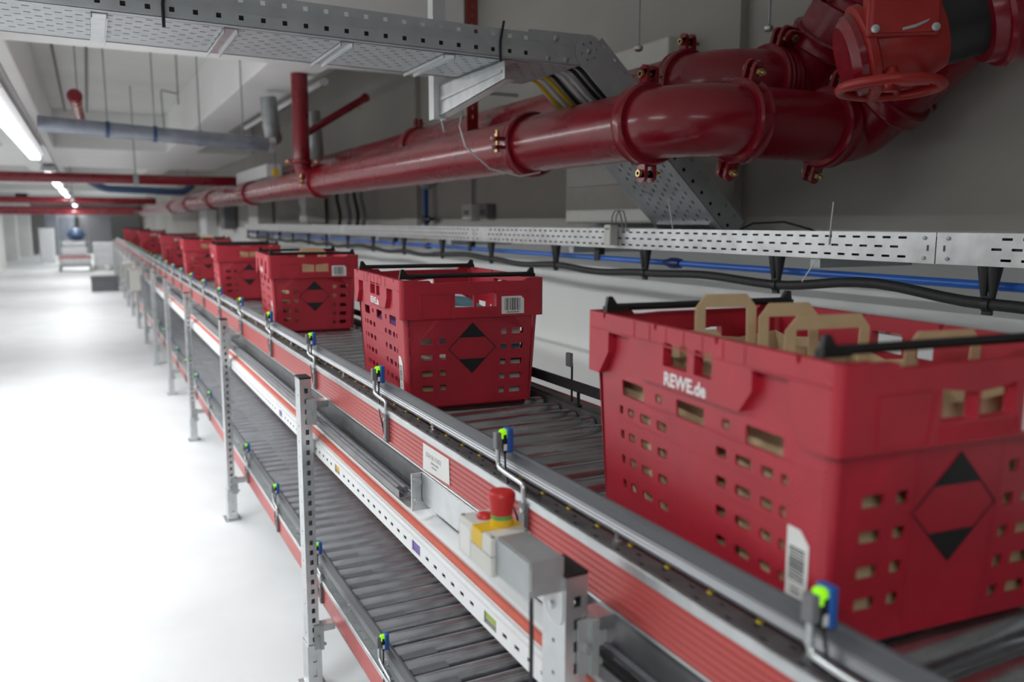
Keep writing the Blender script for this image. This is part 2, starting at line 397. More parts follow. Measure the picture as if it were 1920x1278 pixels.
# sticker on the upper red panel
t = tag(MB().plate([(1.553, .985), (1.556, 1.041), (1.707, 1.0405), (1.7095, .979)], [], -.0006, lambda a, b, c: (-.2692+c, a, b)).build('type_label', M['label'], None, False),
        'white printed paper label stuck on the upper red side panel', 'label')
def print_text(txt, name, mt, size, fn, parent, bold=0., align='LEFT'):
    cu = bpy.data.curves.new('txt', 'FONT'); cu.body = txt; cu.size = size; cu.offset = bold; cu.align_x = align; cu.resolution_u = 3
    ob = bpy.data.objects.new('txt', cu); COL.objects.link(ob)
    bpy.context.view_layer.update()
    me = ob.evaluated_get(bpy.context.evaluated_depsgraph_get()).to_mesh()
    b = MB(); b.add([fn(v.co.x, v.co.y) for v in me.vertices], [tuple(p.vertices) for p in me.polygons])
    bpy.data.objects.remove(ob); bpy.data.curves.remove(cu)
    return b.build(name, mt, parent, False)
lf = lambda a, b: (-.2700, 1.695-a, .985+b)
print_text('SE04.06.V3002', 'printed_text', M['greyink'], .0155, lambda a, b: lf(a+.004, b+.029), t)
print_text('SE04.06.V3002', 'printed_text', M['ink'], .0075, lambda a, b: lf(a+.035, b+.0185), t)
print_text('04.06.3002.1', 'printed_text', M['ink'], .0062, lambda a, b: lf(a+.040, b+.010), t)

# ================================================================== SUPPORT POSTS
def post_mesh():
    t = thing('support_post', '', 'post')
    h, g = .018, .0325; top = 1.048
    b = MB()
    zs, oz = edges(.0, top, [(.17+.0333*k, .17+.0333*k+.016) for k in range(26)])
    xs, ox = edges(-h, h, [(-.004, .007)])
    b.perf(xs, zs, lambda i, j: i in ox and j in oz, .002, lambda u, v, w_: (u, -g+w_, v))
    b.perf(xs, zs, lambda i, j: False, -.002, lambda u, v, w_: (u, g+w_, v))
    zs2, oz2 = edges(.0, top, [(.19+.05*k, .196+.05*k) for k in range(17)])
    ys2, oy2 = edges(-g+.002, g-.002, [(-.003, .003)])
    for sx in (-1, 1):
        b.perf(ys2, zs2, lambda i, j: i in oy2 and j in oz2, -.002*sx, lambda u, v, w_: (sx*h+w_, u, v))
    b.build('upright', M['galv'], t, False)
    MB().box(-h-.001, h+.001, -g-.001, g+.001, top, top+.006).build('end_cap', M['black'], t, False, .002)
    f = MB()
    f.perf(*(lambda A, B: (A[0], B[0], lambda i, j: i in A[1] and j in B[1], -.004, lambda u, v, w_: (u, -g-.001+w_, v)))(edges(-h-.005, h+.005, [(-.006, .006)]), edges(0, .16, [(.05, .075), (.1, .125)])))
    f.box(-h-.005, -h-.001, -g-.001, g+.001, 0, .16); f.box(h+.001, h+.005, -g-.001, g+.001, 0, .16)
    f.build('foot_sleeve', M['galv'], t, False)
    MB().box(-.04, .04, -.05, .05, .0, .006).build('base_plate', M['galv'], t, False)
    for z, nm in ((.962, 1), (.204, 0)):
        a = MB(); a.box(h+.002, .075, -.02, .02, z-.012, z+.011)
        a.build('arm', M['galv'], t, False, .002)
        c = MB(); c.box(h+.0005, h+.012, -g-.014, -g+.03, z-.060, z+.022); c.box(.000, h+.012, -g-.006, -g-.0022, z-.060, z+.022)
        c.tube([(h+.011, -g-.006, z-.045), (h+.020, -g-.006, z-.045)], .006, 6); c.tube([(.012, -g-.005, z-.02), (.012, -g-.013, z-.02)], .006, 6)
        c.build('clamp_bracket', M['galvdull'], t, False)
    return t
PX = -.341
posts = [.957, 2.582, 4.338, 6.096, 7.85, 9.61, 11.37, 13.13, 14.88, 16.64, 18.40, 20.18, 21.93, 23.68, 25.38]
names = ['nearest galvanised conveyor post, below the red stop button', 'galvanised conveyor post second from the red stop button, its foot wholly in view', 'third galvanised conveyor post from the near end, short of the aisle middle',
         'fourth galvanised conveyor post from the near end', 'fifth galvanised conveyor post from the near end', 'sixth galvanised conveyor post from the near end', 'seventh galvanised conveyor post from the near end, blurred',
         'eighth galvanised conveyor post from the near end, blurred', 'ninth galvanised conveyor post from the near end, blurred', 'tenth galvanised conveyor post from the near end, blurred', 'fifth blurred conveyor post from the far end',
         'fourth blurred conveyor post from the far end', 'third blurred conveyor post from the far end', 'second blurred conveyor post from the far end', 'last galvanised conveyor post at the far end of the line']
proto = post_mesh()
for i, (y, l) in enumerate(zip(posts, names)):
    o = proto if i == 0 else copy_tree(proto)
    o.location = (PX, y, 0); tag(o, l, 'post', 'posts carrying the two conveyors')

# ================================================================== TROUGHS AND COVERS BETWEEN THE TWO CONVEYORS
y0, y1 = .2, 25.5
t = thing('slotted_strut', 'white slotted steel rail running along the posts at half height', 'rail')
us, ou = edges(y0, 6.5, sorted([(q, q+.0185) for q in [.36+.0465*k for k in range(140)] if all(abs(q-wq) > .05 for wq in (1.265, 1.646, 2.30, 3.1))] + [(wq-.026, wq+.026) for wq in (1.265, 1.646, 2.30, 3.1)]))
bigs = [k for k in ou if us[k+1]-us[k] > .03]
vs = [.799, .808, .8155, .8235, .832, .838]
b = MB(); b.perf(us, vs, lambda i, j: i in ou and ((j in (1, 2, 3)) if i in bigs else j == 2), .002, lambda u, v, w_: (-.313+w_, u, v))
b.box(-.313, -.311, 6.5, y1, .799, .838); b.box(-.313, -.296, y0, y1, .838, .840); b.box(-.311, -.296, y0, y1, .799, .801)
b.box(-.304, -.302, y0, y1, .840, .8445); b.box(-.299, -.296, y0, y1, .840, .846)
b.build('rail', M['strut'], t, False)
bx('slot_shade', M['dark'], (-.3078, -.3068, y0, y1, .8015, .8375), t)  # dark strip added behind the slots to stand for the shade inside
for wq, mt in ((1.265, 'greenst'), (1.646, 'purple'), (2.30, 'yellow'), (3.1, 'purple')):
    b = MB(); b.box(-.3105, -.309, wq-.025, wq+.025, .8085, .8315, 0); b.box(-.3108, -.3104, wq-.024, wq+.024, .811, .8155, 1)
    b.build('window_sticker', [M[mt], M['purple']], t, False)
tag(MB().prism([(-.2955, .8435), (-.2955, .852), (-.289, .8545), (-.282, .8545), (-.282, .8435)], y0, y1).build('edge_strip', M['strip'], None, False), 'orange-red strip lying lengthwise behind the white slotted rail', 'strip')
t = thing('cable_duct', 'long white sheet steel duct with ribbed lid between the conveyors', 'duct')
P = [(-.280, .83), (-.280, .858), (-.274, .861), (-.272, .8585), (-.262, .8635), (-.260, .861), (-.248, .867), (-.245, .8645), (-.228, .872), (-.222, .872), (-.222, .83)]
MB().prism(P, y0, y1).build('lid', M['white'], t, False)
bx('duct_body', M['white'], (-.2795, -.2225, y0, y1, .80, .8298), t)
# perforated trough with cables (interrupted by the drive cover)
def trough(a, b_, label):
    t = thing('cable_trough', label, 'cable trough', (0, 0, 0), 0, 'perforated troughs under the upper conveyor')
    us, ou = edges(a, min(b_, a+5.5), [(q, q+.026) for q in [a+.03+.047*k for k in range(110)]])
    vs, ov = edges(-.296, -.238, [(-.283, -.276), (-.258, -.251)])
    q = MB(); q.perf(us, vs, lambda i, j: i in ou and j in ov, .0015, lambda u, v, w_: (v, u, .885+w_))
    if b_ > a+5.5: q.box(-.296, -.238, a+5.5, b_, .885, .8865)
    q.build('trough_floor', M['trough'], t, False)
    q = MB(); q.box(-.2975, -.296, a, b_, .885, .902); q.box(-.238, -.2365, a, b_, .885, .949); q.box(-.2975, -.2945, a, b_, .902, .9032)
    q.build('trough_side', M['trough'], t, False)
trough(1.8, y1, 'perforated cable trough under the red panel beyond the smooth cover plate')
trough(.2, 1.0, 'near perforated cable trough with dark cables beside the stop button post')
def wavy(x, z, a, b_, r, amp, ph, mt, label, n=70):
    pts = [(x+amp*math.sin(1.9*(a+(b_-a)*k/n)+ph), a+(b_-a)*k/n, z+.3*amp*math.sin(3.1*(a+(b_-a)*k/n)+ph)) for k in range(n+1)]
    return tag(MB().tube(pts, r, 8).build('cable', mt, None), label, 'cable', 'cables lying in the troughs')
for i, (x, z, r, mt, l) in enumerate(((-.285, .896, .0085, 'cable', 'thick black cable in the near trough by the stop button'), (-.270, .8935, .006, 'cable', 'slim black cable in the middle of the near trough'), (-.245, .893, .005, 'greycable', 'grey cable along the inner side of the near trough'))):
    wavy(x, z, .22, .99, r, .002, i, M[mt], l, 14)
for i, (x, z, r, mt, l) in enumerate(((-.286, .897, .009, 'greycable', 'thick grey cable along the outer edge of the long trough'), (-.268, .8945, .0065, 'greycable', 'thinner grey cable beside the thick one in the long trough'), (-.2455, .893, .005, 'cable', 'thin black cable along the inner side of the long trough'))):
    wavy(x, z, 1.83, 20, r, .0025, i*1.3, M[mt], l, 160)
# smooth drive cover with flange plate
t = thing('drive_cover', 'smooth galvanised cover plate below the red panel by the stop button', 'cover')
MB().prism([(-.276, .905), (-.276, .9715), (-.240, .9715), (-.240, .897), (-.268, .897)], 1.02, 1.700).build('cover_sheet', M['galv'], t, False)
MB().prism([(-.300, .884), (-.300, .9715), (-.240, .9715), (-.240, .884)], 1.703, 1.708).build('flange_plate', M['galv'], t, False)
for z in (.952, .902):
    q = MB(); q.tube([(-.286, 1.703, z), (-.286, 1.696, z)], .008, 6); q.tube([(-.286, 1.703, z), (-.286, 1.7005, z)], .011, 14); q.build('flange_bolt', M['galv'], t)

# ================================================================== PHOTO SENSORS
def sensor_proto():
    t = thing('photo_sensor', '', 'sensor')       # origin: on the conveyor centre line at roller height, at the head's y
    q = MB(); q.box(-.2775, -.2688, -.131, -.109, -.060, .012, 0); q.box(-.2785, -.2775, -.129, -.111, .008, .012, 0)
    q.build('clamp_block', M['greypl'], t, False, .0015)
    for z in (.0, -.045): MB().lathe((-.2775, -.114-.010, z), (-1, 0, 0), [(0, .005), (.003, .005), (.004, .003)], 8).build('clamp_screw', M['galv'], t)
    pts = round_path([(-.273, -.120, .008), (-.273, -.120, .044), (-.270, -.046, .044), (-.266, -.006, .044), (-.266, -.004, .088)], .011)
    MB().tube(pts, .0045, 10).build('rod', M['galv'], t)
    q = MB(); q.box(-.2725, -.2595, -.012, .004, .078, .110); q.build('holder', M['greypl'], t, False, .002)
    q = MB(); q.box(-.2590, -.2525, -.015, .004, .070, .106); q.build('head', M['black'], t, False, .001)
    q = MB(); q.box(-.2515, -.2390, -.017, .006, .070, .1165); q.build('sensing_face', M['blue'], t, False, .003)
    q = MB(); q.lathe((-.2560, -.006, .098), (0, 0, 1), [(0, .0085), (.010, .009), (.015, .0075), (.017, .004)], 14)
    q.build('status_lens', M['lime'], t)
    MB().box(-.2592, -.2525, -.0156, -.0151, .076, .088).build('data_plate', M['label'], t, False)
    pts = round_path([(-.2555, -.012, .072), (-.262, -.03, .03), (-.276, -.075, .0), (-.2785, -.107, -.015), (-.274, -.112, -.062)], .03)
    MB().tube(pts, .0022, 6).build('lead', M['cable'], t)
    return t
sp = sensor_proto()
ORD = ['first', 'second', 'third', 'fourth', 'fifth', 'sixth', 'seventh', 'eighth', 'ninth', 'tenth', 'eleventh', 'twelfth', 'thirteenth', 'fourteenth', 'fifteenth', 'sixteenth', 'seventeenth', 'eighteenth', 'nineteenth', 'twentieth']
hints = {0: ' and nearest of the row', 1: ', beyond the stop button', 2: ', at the second crate', 3: ', before the third crate', 4: ', at the third crate'}
for k in range(24):
    o = sp if k == 0 else copy_tree(sp)
    o.location = (0, .585+.7475*k, RZ)
    tag(o, ('blue sensor with green lens on the upper guide rail, %s%s' % (ORD[k], hints.get(k, ' from the near end'))) if k < 12 else 'tiny blurred blue sensor far along the upper guide rail', 'sensor', 'sensors along the upper guide rail')
for k in range(12):
    o = copy_tree(sp); o.location = (0, 2.09+.7475*k, RZ+LOW)
    tag(o, 'blue photo sensor with green lens on the lower conveyor, %s from the near end' % ORD[k], 'sensor', 'sensors along the lower guide rail')
def reflector(y, l):
    t = thing('sensor_reflector', l, 'reflector', (.2235, y, RZ+.012), 0, 'reflectors on the far guide')
    MB().tube([(0, 0, 0), (0, 0, .105)], .003, 8).build('stem', M['black'], t)
    MB().box(-.0145, -.0035, -.011, .011, .098, .135).build('reflector_head', M['greypl'], t, False, .002)
for k in range(8):
    reflector(1.8725+.7475*(k-1), 'small dark reflector on a stem behind the far guide, ' + ('between the first two crates' if k == 1 else '%s from the near end' % ORD[k]))
# ================================================================== RED CRATES
CH, LZ = .346, .245
def hxv(v): return .176+.012*min(v, LZ)/LZ
def hyv(v): return .266+.015*min(v, LZ)/LZ
RC = .012
def fn_long(s, off=0.):   # long side, s = -1 left; u runs along y
    def f(u, v, w_):
        hy = hyv(v); return (s*(hxv(v)-w_+off), u*(hy-RC)/(.281-RC), v)
    return f
def fn_short(s, off=0.):
    def f(u, v, w_):
        hx = hxv(v); return (u*(hx-RC)/(.188-RC), s*(hyv(v)-w_+off), v)
    return f
def crate_proto():
    t = thing('delivery_crate', '', 'crate')
    b = MB()
    rows = [(.186, .2), (.1455, .1595), (.104, .118), (.063, .077)]
    for s in (-1, 1):
        holes = []
        for a, c in ((.191, .203), (.156, .176), (.106, .137), (.061, .087), (-.087, -.064), (-.139, -.107), (-.182, -.159), (-.207, -.196)):
            for z0, z1 in rows: holes.append(rect(a, c, z0, z1, .0035))
        for a, c in ((.124, .191), (-.036, .032), (-.198, -.127)): holes.append(rect(a, c, .2185, .2435, .002))
        for a, c in ((.071, .089), (-.094, -.077)): holes.append(rect(a, c, .227, .240, .003))
        for a, c in ((-.010, .051), (-.068, -.027)): holes.append(rect(a, c, .289, .323, .002))
        b.plate(rect(-.281+RC, .281-RC, 0.008, .338), holes, .003, fn_long(s))
        L = lambda u, v, w_, s=s: (s*(.2-w_), u, v)
        e = .2945-RC
        top = [(-e, CH)]
        for q in (-.23, -.076, .074, .232): top += [(q-.004, CH), (q-.0025, CH-.008), (q+.0025, CH-.008), (q+.004, CH)]
        top += [(e, CH)]
        out = [(-e, LZ)] + [] + [(-.249, LZ), (-.217, .285), (-.217, .318), (-.15, .318), (-.15, .290), (-.126, .260), (.126, .260), (.15, .290), (.15, .318), (.217, .318), (.217, .285), (.249, LZ), (e, LZ)] + top[::-1]
        wv = lambda a, c: [(a, .2895), (c, .2895), (c, .321), (c-.004, .3245), ((a+c)/2, .3215), (a+.004, .3245), (a, .321)]
        b.plate(out, [wv(-.010, .051), wv(-.068, -.027)], .0121, L)
        b.box(s*.2, s*.2014, -.282, .282, .3175, .3195)      # rim line
        for k in range(7): b.box(s*.2, s*.2008, .135-.045*k-.0008, .135-.045*k+.0008, .3195, .3440)
        # short sides
        holes = []
        for a, c in ((-.145, -.113), (-.0935, -.0755)):
            for z0, z1 in ((.176, .192), (.1335, .149), (.090, .106), (.050, .066)): holes.append(rect(a, c, z0, z1, .0025))
        for a, c in ((.083, .100), (.1145, .149)):
            for z0, z1 in ((.195, .211), (.153, .169), (.111, .127), (.071, .087), (.032, .048)): holes.append(rect(a, c, z0, z1, .0025))
        for a, c in ((-.053, .0005), (.0055, .0625)): holes.append(rect(a, c, .272, .308, .002))
        b.plate(rect(-.188+RC, .188-RC, .008, .332), holes, .003, fn_short(s))
        K = lambda u, v, w_, s=s: (u, s*(.2945-w_), v)
        e = .2-RC
        out = [(-e, LZ), (e, LZ), (e, CH), (.150, CH), (.143, CH-.008), (.06, CH-.0075), (-.06, CH-.0075), (-.095, CH-.0095), (-.115, CH-.0095), (-.122, CH-.002), (-.150, CH-.002), (-.153, CH), (-e, CH)]
        b.plate(out, [[(-.053, .272), (.0, .272), (.0, .3035), (-.027, .3065), (-.053, .3100)], [(.006, .272), (.0625, .272), (.0625, .3115), (.035, .3065), (.006, .3035)]], .0136, K)
        for p, q in (((-.145, .309), (-.062, .309)), ((-.062, .309), (-.072, .249)), ((-.072, .249), (-.145, .249)), ((-.145, .249), (-.145, .309)), ((.071, .31), (.155, .31)), ((.155, .31), (.155, .249)), ((.066, .27), (.071, .249))):
            d = Vector((q[0]-p[0], 0, q[1]-p[1])); c = Vector(((p[0]+q[0])/2, s*.2945, (p[1]+q[1])/2)); n = Vector((0, 1, 0)); dn = d.normalized()
            b.obox(c, (d.length/2, .0012, .0009), (dn, n, dn.cross(n)))
        for k in range(16): b.box(-.052+.0075*k-.0006, -.052+.0075*k+.0006, s*.2942, s*.2956, .2475, .268)
        for k in range(20): b.box(-.062+.0065*k-.0004, -.062+.0065*k+.0004, s*hyv(.02), s*(hyv(.02)+.0005), .012, .085)
        # faint rib lines on the body
        for u in (-.066, .070): b.add([fn_short(s, .0008)(u-.0006, .012, 0), fn_short(s, .0008)(u+.0006, .012, 0), fn_short(s, .0008)(u+.0006, .244, 0), fn_short(s, .0008)(u-.0006, .244, 0)], [(0, 1, 2, 3)])
        for v in (.052, .0945, .135, .177, .217):
            P = [fn_long(s, .0006)(q, z, 0) for q, z in ((-.21, v-.0005), (.205, v-.0005), (.205, v+.0005), (-.21, v+.0005))]; b.add(P, [(0, 1, 2, 3)])
    # rounded corners: body and lip
    for sx in (-1, 1):
        for sy in (-1, 1):
            R = []
            for v in (.008, LZ, .338):
                cx, cy = hxv(v)-RC, hyv(v)-RC
                R.append([(sx*(cx+RC*math.cos(a)), sy*(cy+RC*math.sin(a)), v) for a in [k*PI/10 for k in range(6)]])
            for i in (0, 1):
                for k in range(5): b.add([R[i][k], R[i][k+1], R[i+1][k+1], R[i+1][k]], [(0, 1, 2, 3)])
            o_ = [(sx*(.2-RC+RC*math.cos(a)), sy*(.2945-RC+RC*math.sin(a))) for a in [k*PI/10 for k in range(6)]]
            i_ = [(sx*(.188-RC+RC*math.cos(a)), sy*(.281-RC+RC*math.sin(a))) for a in [k*PI/10 for k in range(6)]]
            for k in range(5):
                b.add([(*o_[k], LZ), (*o_[k+1], LZ), (*o_[k+1], CH), (*o_[k], CH), (*i_[k], LZ), (*i_[k+1], LZ), (*i_[k+1], CH), (*i_[k], CH)], [(0, 1, 2, 3), (3, 2, 6, 7), (0, 4, 5, 1)])
    b.box(-.173, .173, -.263, .263, .008, .011)
    b.box(-.158, .158, -.248, .248, .0, .008)
    b.build('shell', M['crate'], t)
    for y in (-.25, .25):
        q = MB(); q.tube([(-.168, y, .3535), (.168, y, .3535)], .0062, 10)
        for sx in (-1, 1):
            q.prism([(sx*.160, .347), (sx*.178, .372), (sx*.186, .371), (sx*.190, .346)], y-.004, y+.004)
            q.box(sx*.150, sx*.190, y-.007, y+.007, .3465, .3555)
        q.build('carry_bar', M['black'], t)
    # marks
    f = fn_short(-1, .0007); cz, hw, hh = .1615, .069, .069
    q = MB(); ring = lambda k: [(0, cz-hh*k), (hw*k, cz), (0, cz+hh*k), (-hw*k, cz)]
    q.plate(ring(1), [ring(.955)], .0005, f)
    for s in (-1, 1): q.plate([(-hw*.56, cz+s*hh*.42), (hw*.56, cz+s*hh*.42), (0, cz+s*hh*.97)], [], .0005, f)
    q.build('diamond_mark', M['ink'], t, False)
    def barcode(name, outline, bars, fn, sub):
        o = MB().plate(outline, [], .0006, fn(.0006)).build(name, M['label'], t, False)
        q = MB()
        for a, c, d, e in bars: q.plate(rect(a, c, d, e), [], .0004, fn(.001))
        q.build(sub, M['ink'], o, False)
    rnd = random.Random(3)
    fr = lambda off: (lambda u, v, w_: (u, -(.2945+off-w_), v))
    bars = []; x = .086
    while x < .131:
        wd = rnd.choice((.0006, .0009, .0016, .0024)); bars.append((x, x+wd, .2605, .2935)); x += wd+rnd.choice((.0010, .0016, .0024))
    for k in range(8): bars.append((.091+.0045*k, .091+.0045*k+.003, .2545, .2565+.0008*(k % 2)))
    barcode('barcode_sticker', [(.077, .2515), (.1415, .2515), (.1415, .2905), (.133, .2985), (.077, .2985)], bars, fr, 'barcode_print')
    sd = lambda off: fn_long(-1, off)
    bars = []; z = .075
    while z < .118:
        wd = rnd.choice((.0006, .0009, .0016, .0022)); bars.append((-.244, -.217, z, z+wd)); z += wd+rnd.choice((.001, .0016, .0024))
    bars += [(-.238, -.222, .060, .062), (-.238, -.222, .066, .0675), (-.233, -.228, .043, .047)]
    barcode('side_sticker', [(-.250, .030), (-.212, .030), (-.212, .141), (-.234, .141), (-.250, .126)], bars, sd, 'side_print')
    print_text('REWE.de', 'lettering', M['lettering'], .0262, lambda a, b_: (-.2008, .0465-a*1.03, .2635+b_), t, .0008)
    return t
cp = crate_proto()
crates = [(.866, -.1006, 'large nearest red crate holding several brown paper bags with flat handles'), (2.2524, -.0878, 'second red crate from the near end, without paper bags, whole front in view'), (3.985, -.085, 'third red crate from the near end, one brown bag handle over its bars'),
          (5.72, -.07, 'fourth red crate from the near end, with white things behind its lower holes'), (7.78, -.06, 'fifth red crate from the near end, darker and partly behind the fourth'), (10.25, -.06, 'sixth red crate from the near end, half hidden and blurred'),
          (14.6, -.05, 'blurred seventh red crate, third from the far end of the row'), (18.3, -.05, 'tiny blurred red crate second from the far end'), (21.3, -.05, 'tiny blurred red crate last in the row at the far end')]
for i, (y, a, l) in enumerate(crates):
    o = cp if i == 0 else copy_tree(cp)
    o.location = (0, y, RZ+.0006); o.rotation_euler = (0, 0, a); tag(o, l, 'crate', 'red crates on the upper conveyor')
def in_crate(i, x, y, z=0.):
    y0, a, _ = crates[i]; c, s = math.cos(a), math.sin(a)
    return (c*x-s*y, y0+s*x+c*y, RZ+.0125+z)
# paper bags
def paper_bag(i, x, y, hw, hd, h, handles, label, tilt=0.):
    t = thing('paper_bag', label, 'paper bag', in_crate(i, x, y), crates[i][1]+tilt, 'paper bags in the crates')
    b = MB(); rb = random.Random(int(abs(x)*1e4+abs(y)*1e4)+i)
    # crumpled open box: rings of points, outside and inside
    per = [(-hw, -hd), (-hw*.5, -hd), (0, -hd), (hw*.5, -hd), (hw, -hd), (hw, -hd*.35), (hw, hd*.35), (hw, hd), (hw*.5, hd), (0, hd), (-hw*.5, hd), (-hw, hd), (-hw, hd*.35), (-hw, -hd*.35)]
    R = []; J = []
    for k in range(6):
        J.append([(rb.uniform(-.004, .004), rb.uniform(-.004, .004), rb.uniform(-.006, .006) if k == 5 else 0) for _ in per])
    for k in range(6):
        z = h*k/5; sq = .92+.06*math.sin(k*.7)
        R.append([(px*sq+j[0]-(.012*(px/hw) if abs(py) < hd*.5 and k > 3 else 0), py*sq+j[1], z+j[2]+(.0005 if k == 0 else 0)) for (px, py), j in zip(per, J[k])])
    for k in range(5, 0, -1):
        R.append([(p[0]*.985, p[1]*.975, p[2]) for p in R[k]])
    b.rings(R, False); n = len(per); b.f.append(list(range(n))); b.m.append(0)
    b.f.append([len(b.v)-n+j for j in range(n)][::-1]); b.m.append(0)
    b.build('bag_body', M['paper'], t)
    for (hxo, yo, top, half, lean) in handles:
        P = [(-half, h-.05), (-half+.001, top-.021), (-half+.020, top), (half-.020, top-.001), (half-.001, top-.022), (half, h-.05), (half-.019, h-.05), (half-.0195, top-.0215), (-half+.0195, top-.0205), (-half+.019, h-.05)]
        MB().plate(P, [], .0016, lambda u, v, w_: (hxo+u+lean*.1*(v-h), yo+w_+lean*(v-h), v)).build('bag_handle', M['paper'], t, False)
paper_bag(0, -.005, .168, .172, .086, .285, [(-.04, -.052, .371, .058, .05), (-.02, .055, .30, .058, .3)], 'brown paper bag at the back of the nearest crate, one tall handle up')
paper_bag(0, .002, .0, .172, .080, .280, [(.020, .050, .361, .057, .05), (.020, -.030, .352, .077, -.05)], 'brown paper bag in the middle of the nearest crate, both handles raised')
paper_bag(0, .002, -.170, .172, .084, .272, [(.088, .005, .343, .068, -.08)], 'brown paper bag at the front end of the nearest crate, behind the black bar')
paper_bag(2, .03, .03, .12, .12, .30, [(.005, -.075, .36, .062, .0), (.01, .07, .357, .058, .1)], 'brown paper bag in the third crate, its handle above the black bars')
paper_bag(3, 0, -.03, .14, .16, .30, [(.0, -.10, .325, .05, .0)], 'brown paper bag filling the fourth crate up to its grip opening')
paper_bag(4, .02, -.02, .14, .17, .30, [(.0, .06, .365, .06, .0)], 'brown paper bag in the darker fifth crate')
# goods in the second crate
def goods(i, name, label, cat, x, y, z, h, rot, mt, parts=()):
    t = tag(MB().obox((0, 0, 0), h, ((1, 0, 0), (0, 1, 0), (0, 0, 1))).build(name, [M[mt]], None, False, .0012), label, cat)
    t.location = Vector(in_crate(i, x, y, z)); t.rotation_euler = (rot[0], rot[1], rot[2]+crates[i][1])
    for nm, m2, c, hh in parts:
        MB().obox(c, hh, ((1, 0, 0), (0, 1, 0), (0, 0, 1))).build(nm, M[m2], t, False)
    return t
goods(1, 'brown_carton', 'brown cardboard carton low in the second crate, left front', 'carton', -.085, -.165, .055, (.07, .07, .055), (0, 0, .05), 'paper', (('packing_tape', 'tie', (0, 0, .0557), (.066, .018, .0006)),))
goods(1, 'white_carton', 'white folding carton upright in the second crate, right front', 'carton', .10, -.17, .105, (.06, .06, .105), (0, 0, -.06), 'label', (('printed_band', 'cyan', (0, -.0606, .02), (.058, .0006, .022)),))
goods(1, 'purple_carton', 'purple printed carton at the back left of the second crate', 'carton', -.08, .08, .10, (.06, .10, .10), (0, 0, .04), 'purple', (('front_print', 'label', (0, -.1006, .03), (.05, .0006, .02)),))
goods(1, 'juice_carton', 'pale carton standing at the back right of the second crate', 'carton', .10, .09, .10, (.055, .09, .10), (0, 0, 0), 'wrap', (('front_print', 'cyan', (0, -.0906, .03), (.045, .0006, .02)),))
goods(1, 'magazine', 'blue and white magazine lying slanted on top in the second crate', 'magazine', -.005, -.14, .262, (.062, .085, .004), (.16, .10, .12), 'wrap', (('cover_print', 'cyan', (0, -.01, .0046), (.06, .06, .0004)), ('spine_print', 'cyan', (0, -.0853, 0), (.06, .0004, .0025))))
goods(1, 'leaflet', 'white leaflet tucked under the magazine in the second crate', 'leaflet', -.035, -.175, .2485, (.05, .055, .0015), (.06, .09, -.1), 'label', (('printed_line', 'greyink', (0, -.0553, 0), (.045, .0003, .0008)),))
for k, (z, m2) in enumerate(((.035, 'wrap'), (.085, 'wrap'), (.135, 'wrap'), (.178, 'purple'))):
    pass

# ================================================================== EMERGENCY STOP
t = thing('emergency_stop', 'grey stop button box with red mushroom button and yellow band on the nearest post', 'emergency stop')
q = MB(); q.box(-.420, -.352, 1.036, 1.158, 1.016, 1.076, 0); q.build('enclosure', M['box'], t, False, .003)
q = MB(); q.box(-.4205, -.3515, 1.0355, 1.1585, 1.048, 1.0488); q.build('lid_seam', M['greypl'], t, False)
q = MB(); q.box(-.4206, -.3514, 1.068, 1.104, 1.050, 1.0766); q.build('yellow_band', M['yellow'], t, False)
for x, y in ((-.414, 1.043), (-.358, 1.043), (-.414, 1.151), (-.358, 1.151)): MB().lathe((x, y, 1.0758), (0, 0, 1), [(0, .0035), (.0012, .0035)], 8).build('lid_screw', M['greypl'], t)
MB().box(-.398, -.378, 1.122, 1.140, 1.076, 1.0766).build('rating_print', M['greyink'], t, False)
MB().box(-.4208, -.4202, 1.11, 1.148, 1.022, 1.066).build('side_print', M['label'], t, False)
MB().lathe((-.378, 1.086, 1.0766), (0, 0, 1), [(0, .0175), (.007, .0175), (.0072, .0165), (.011, .0165)], 28).build('yellow_collar', M['yellow'], t)
MB().lathe((-.378, 1.086, 1.0872), (0, 0, 1), [(0, .0168), (.006, .0168)], 28).build('green_ring', M['green'], t)
MB().lathe((-.378, 1.086, 1.0925), (0, 0, 1), [(0, .0165), (.004, .0175), (.028, .0215), (.033, .0212), (.0365, .0185), (.0378, .012), (.038, .004)], 32).build('mushroom_button', M['estop'], t)
MB().lathe((-.389, 1.124, 1.0766), (0, 0, 1), [(0, .013), (.003, .0128), (.0065, .010), (.008, .004)], 24).build('pilot_lens', M['estop'], t)
t = thing('mounting_bracket', 'folded galvanised bracket holding the stop button box on the post', 'bracket')
q = MB(); q.box(-.4125, -.4105, .932, 1.06, 1.022, 1.077); q.box(-.4105, -.3605, .932, 1.0355, 1.0775, 1.0795); q.box(-.4105, -.3585, .930, .932, 1.028, 1.0795); q.build('folded_sheet', M['galvdull'], t, False, .0008)
MB().plate([(.930, 1.0275), (.982, 1.0275), (.982, .995), (.970, .978), (.955, .972), (.936, .975), (.930, .984)], [], .002, lambda a, b_, c: (-.3615+c, a, b_)).build('mounting_tab', M['white'], t, False, .0005)
MB().tube([(-.3615, .955, .999), (-.3675, .955, .999)], .0065, 6).build('tab_bolt', M['galv'], t)
tag(MB().tube(round_path([(-.405, .940, 1.03), (-.404, .940, .96), (-.400, .950, .80), (-.398, .975, .55), (-.395, 1.0, .25), (-.395, 1.02, .01)], .1), .0032, 8).build('cable', M['cable'], None), 'thin black cable hanging from the stop button bracket', 'cable')
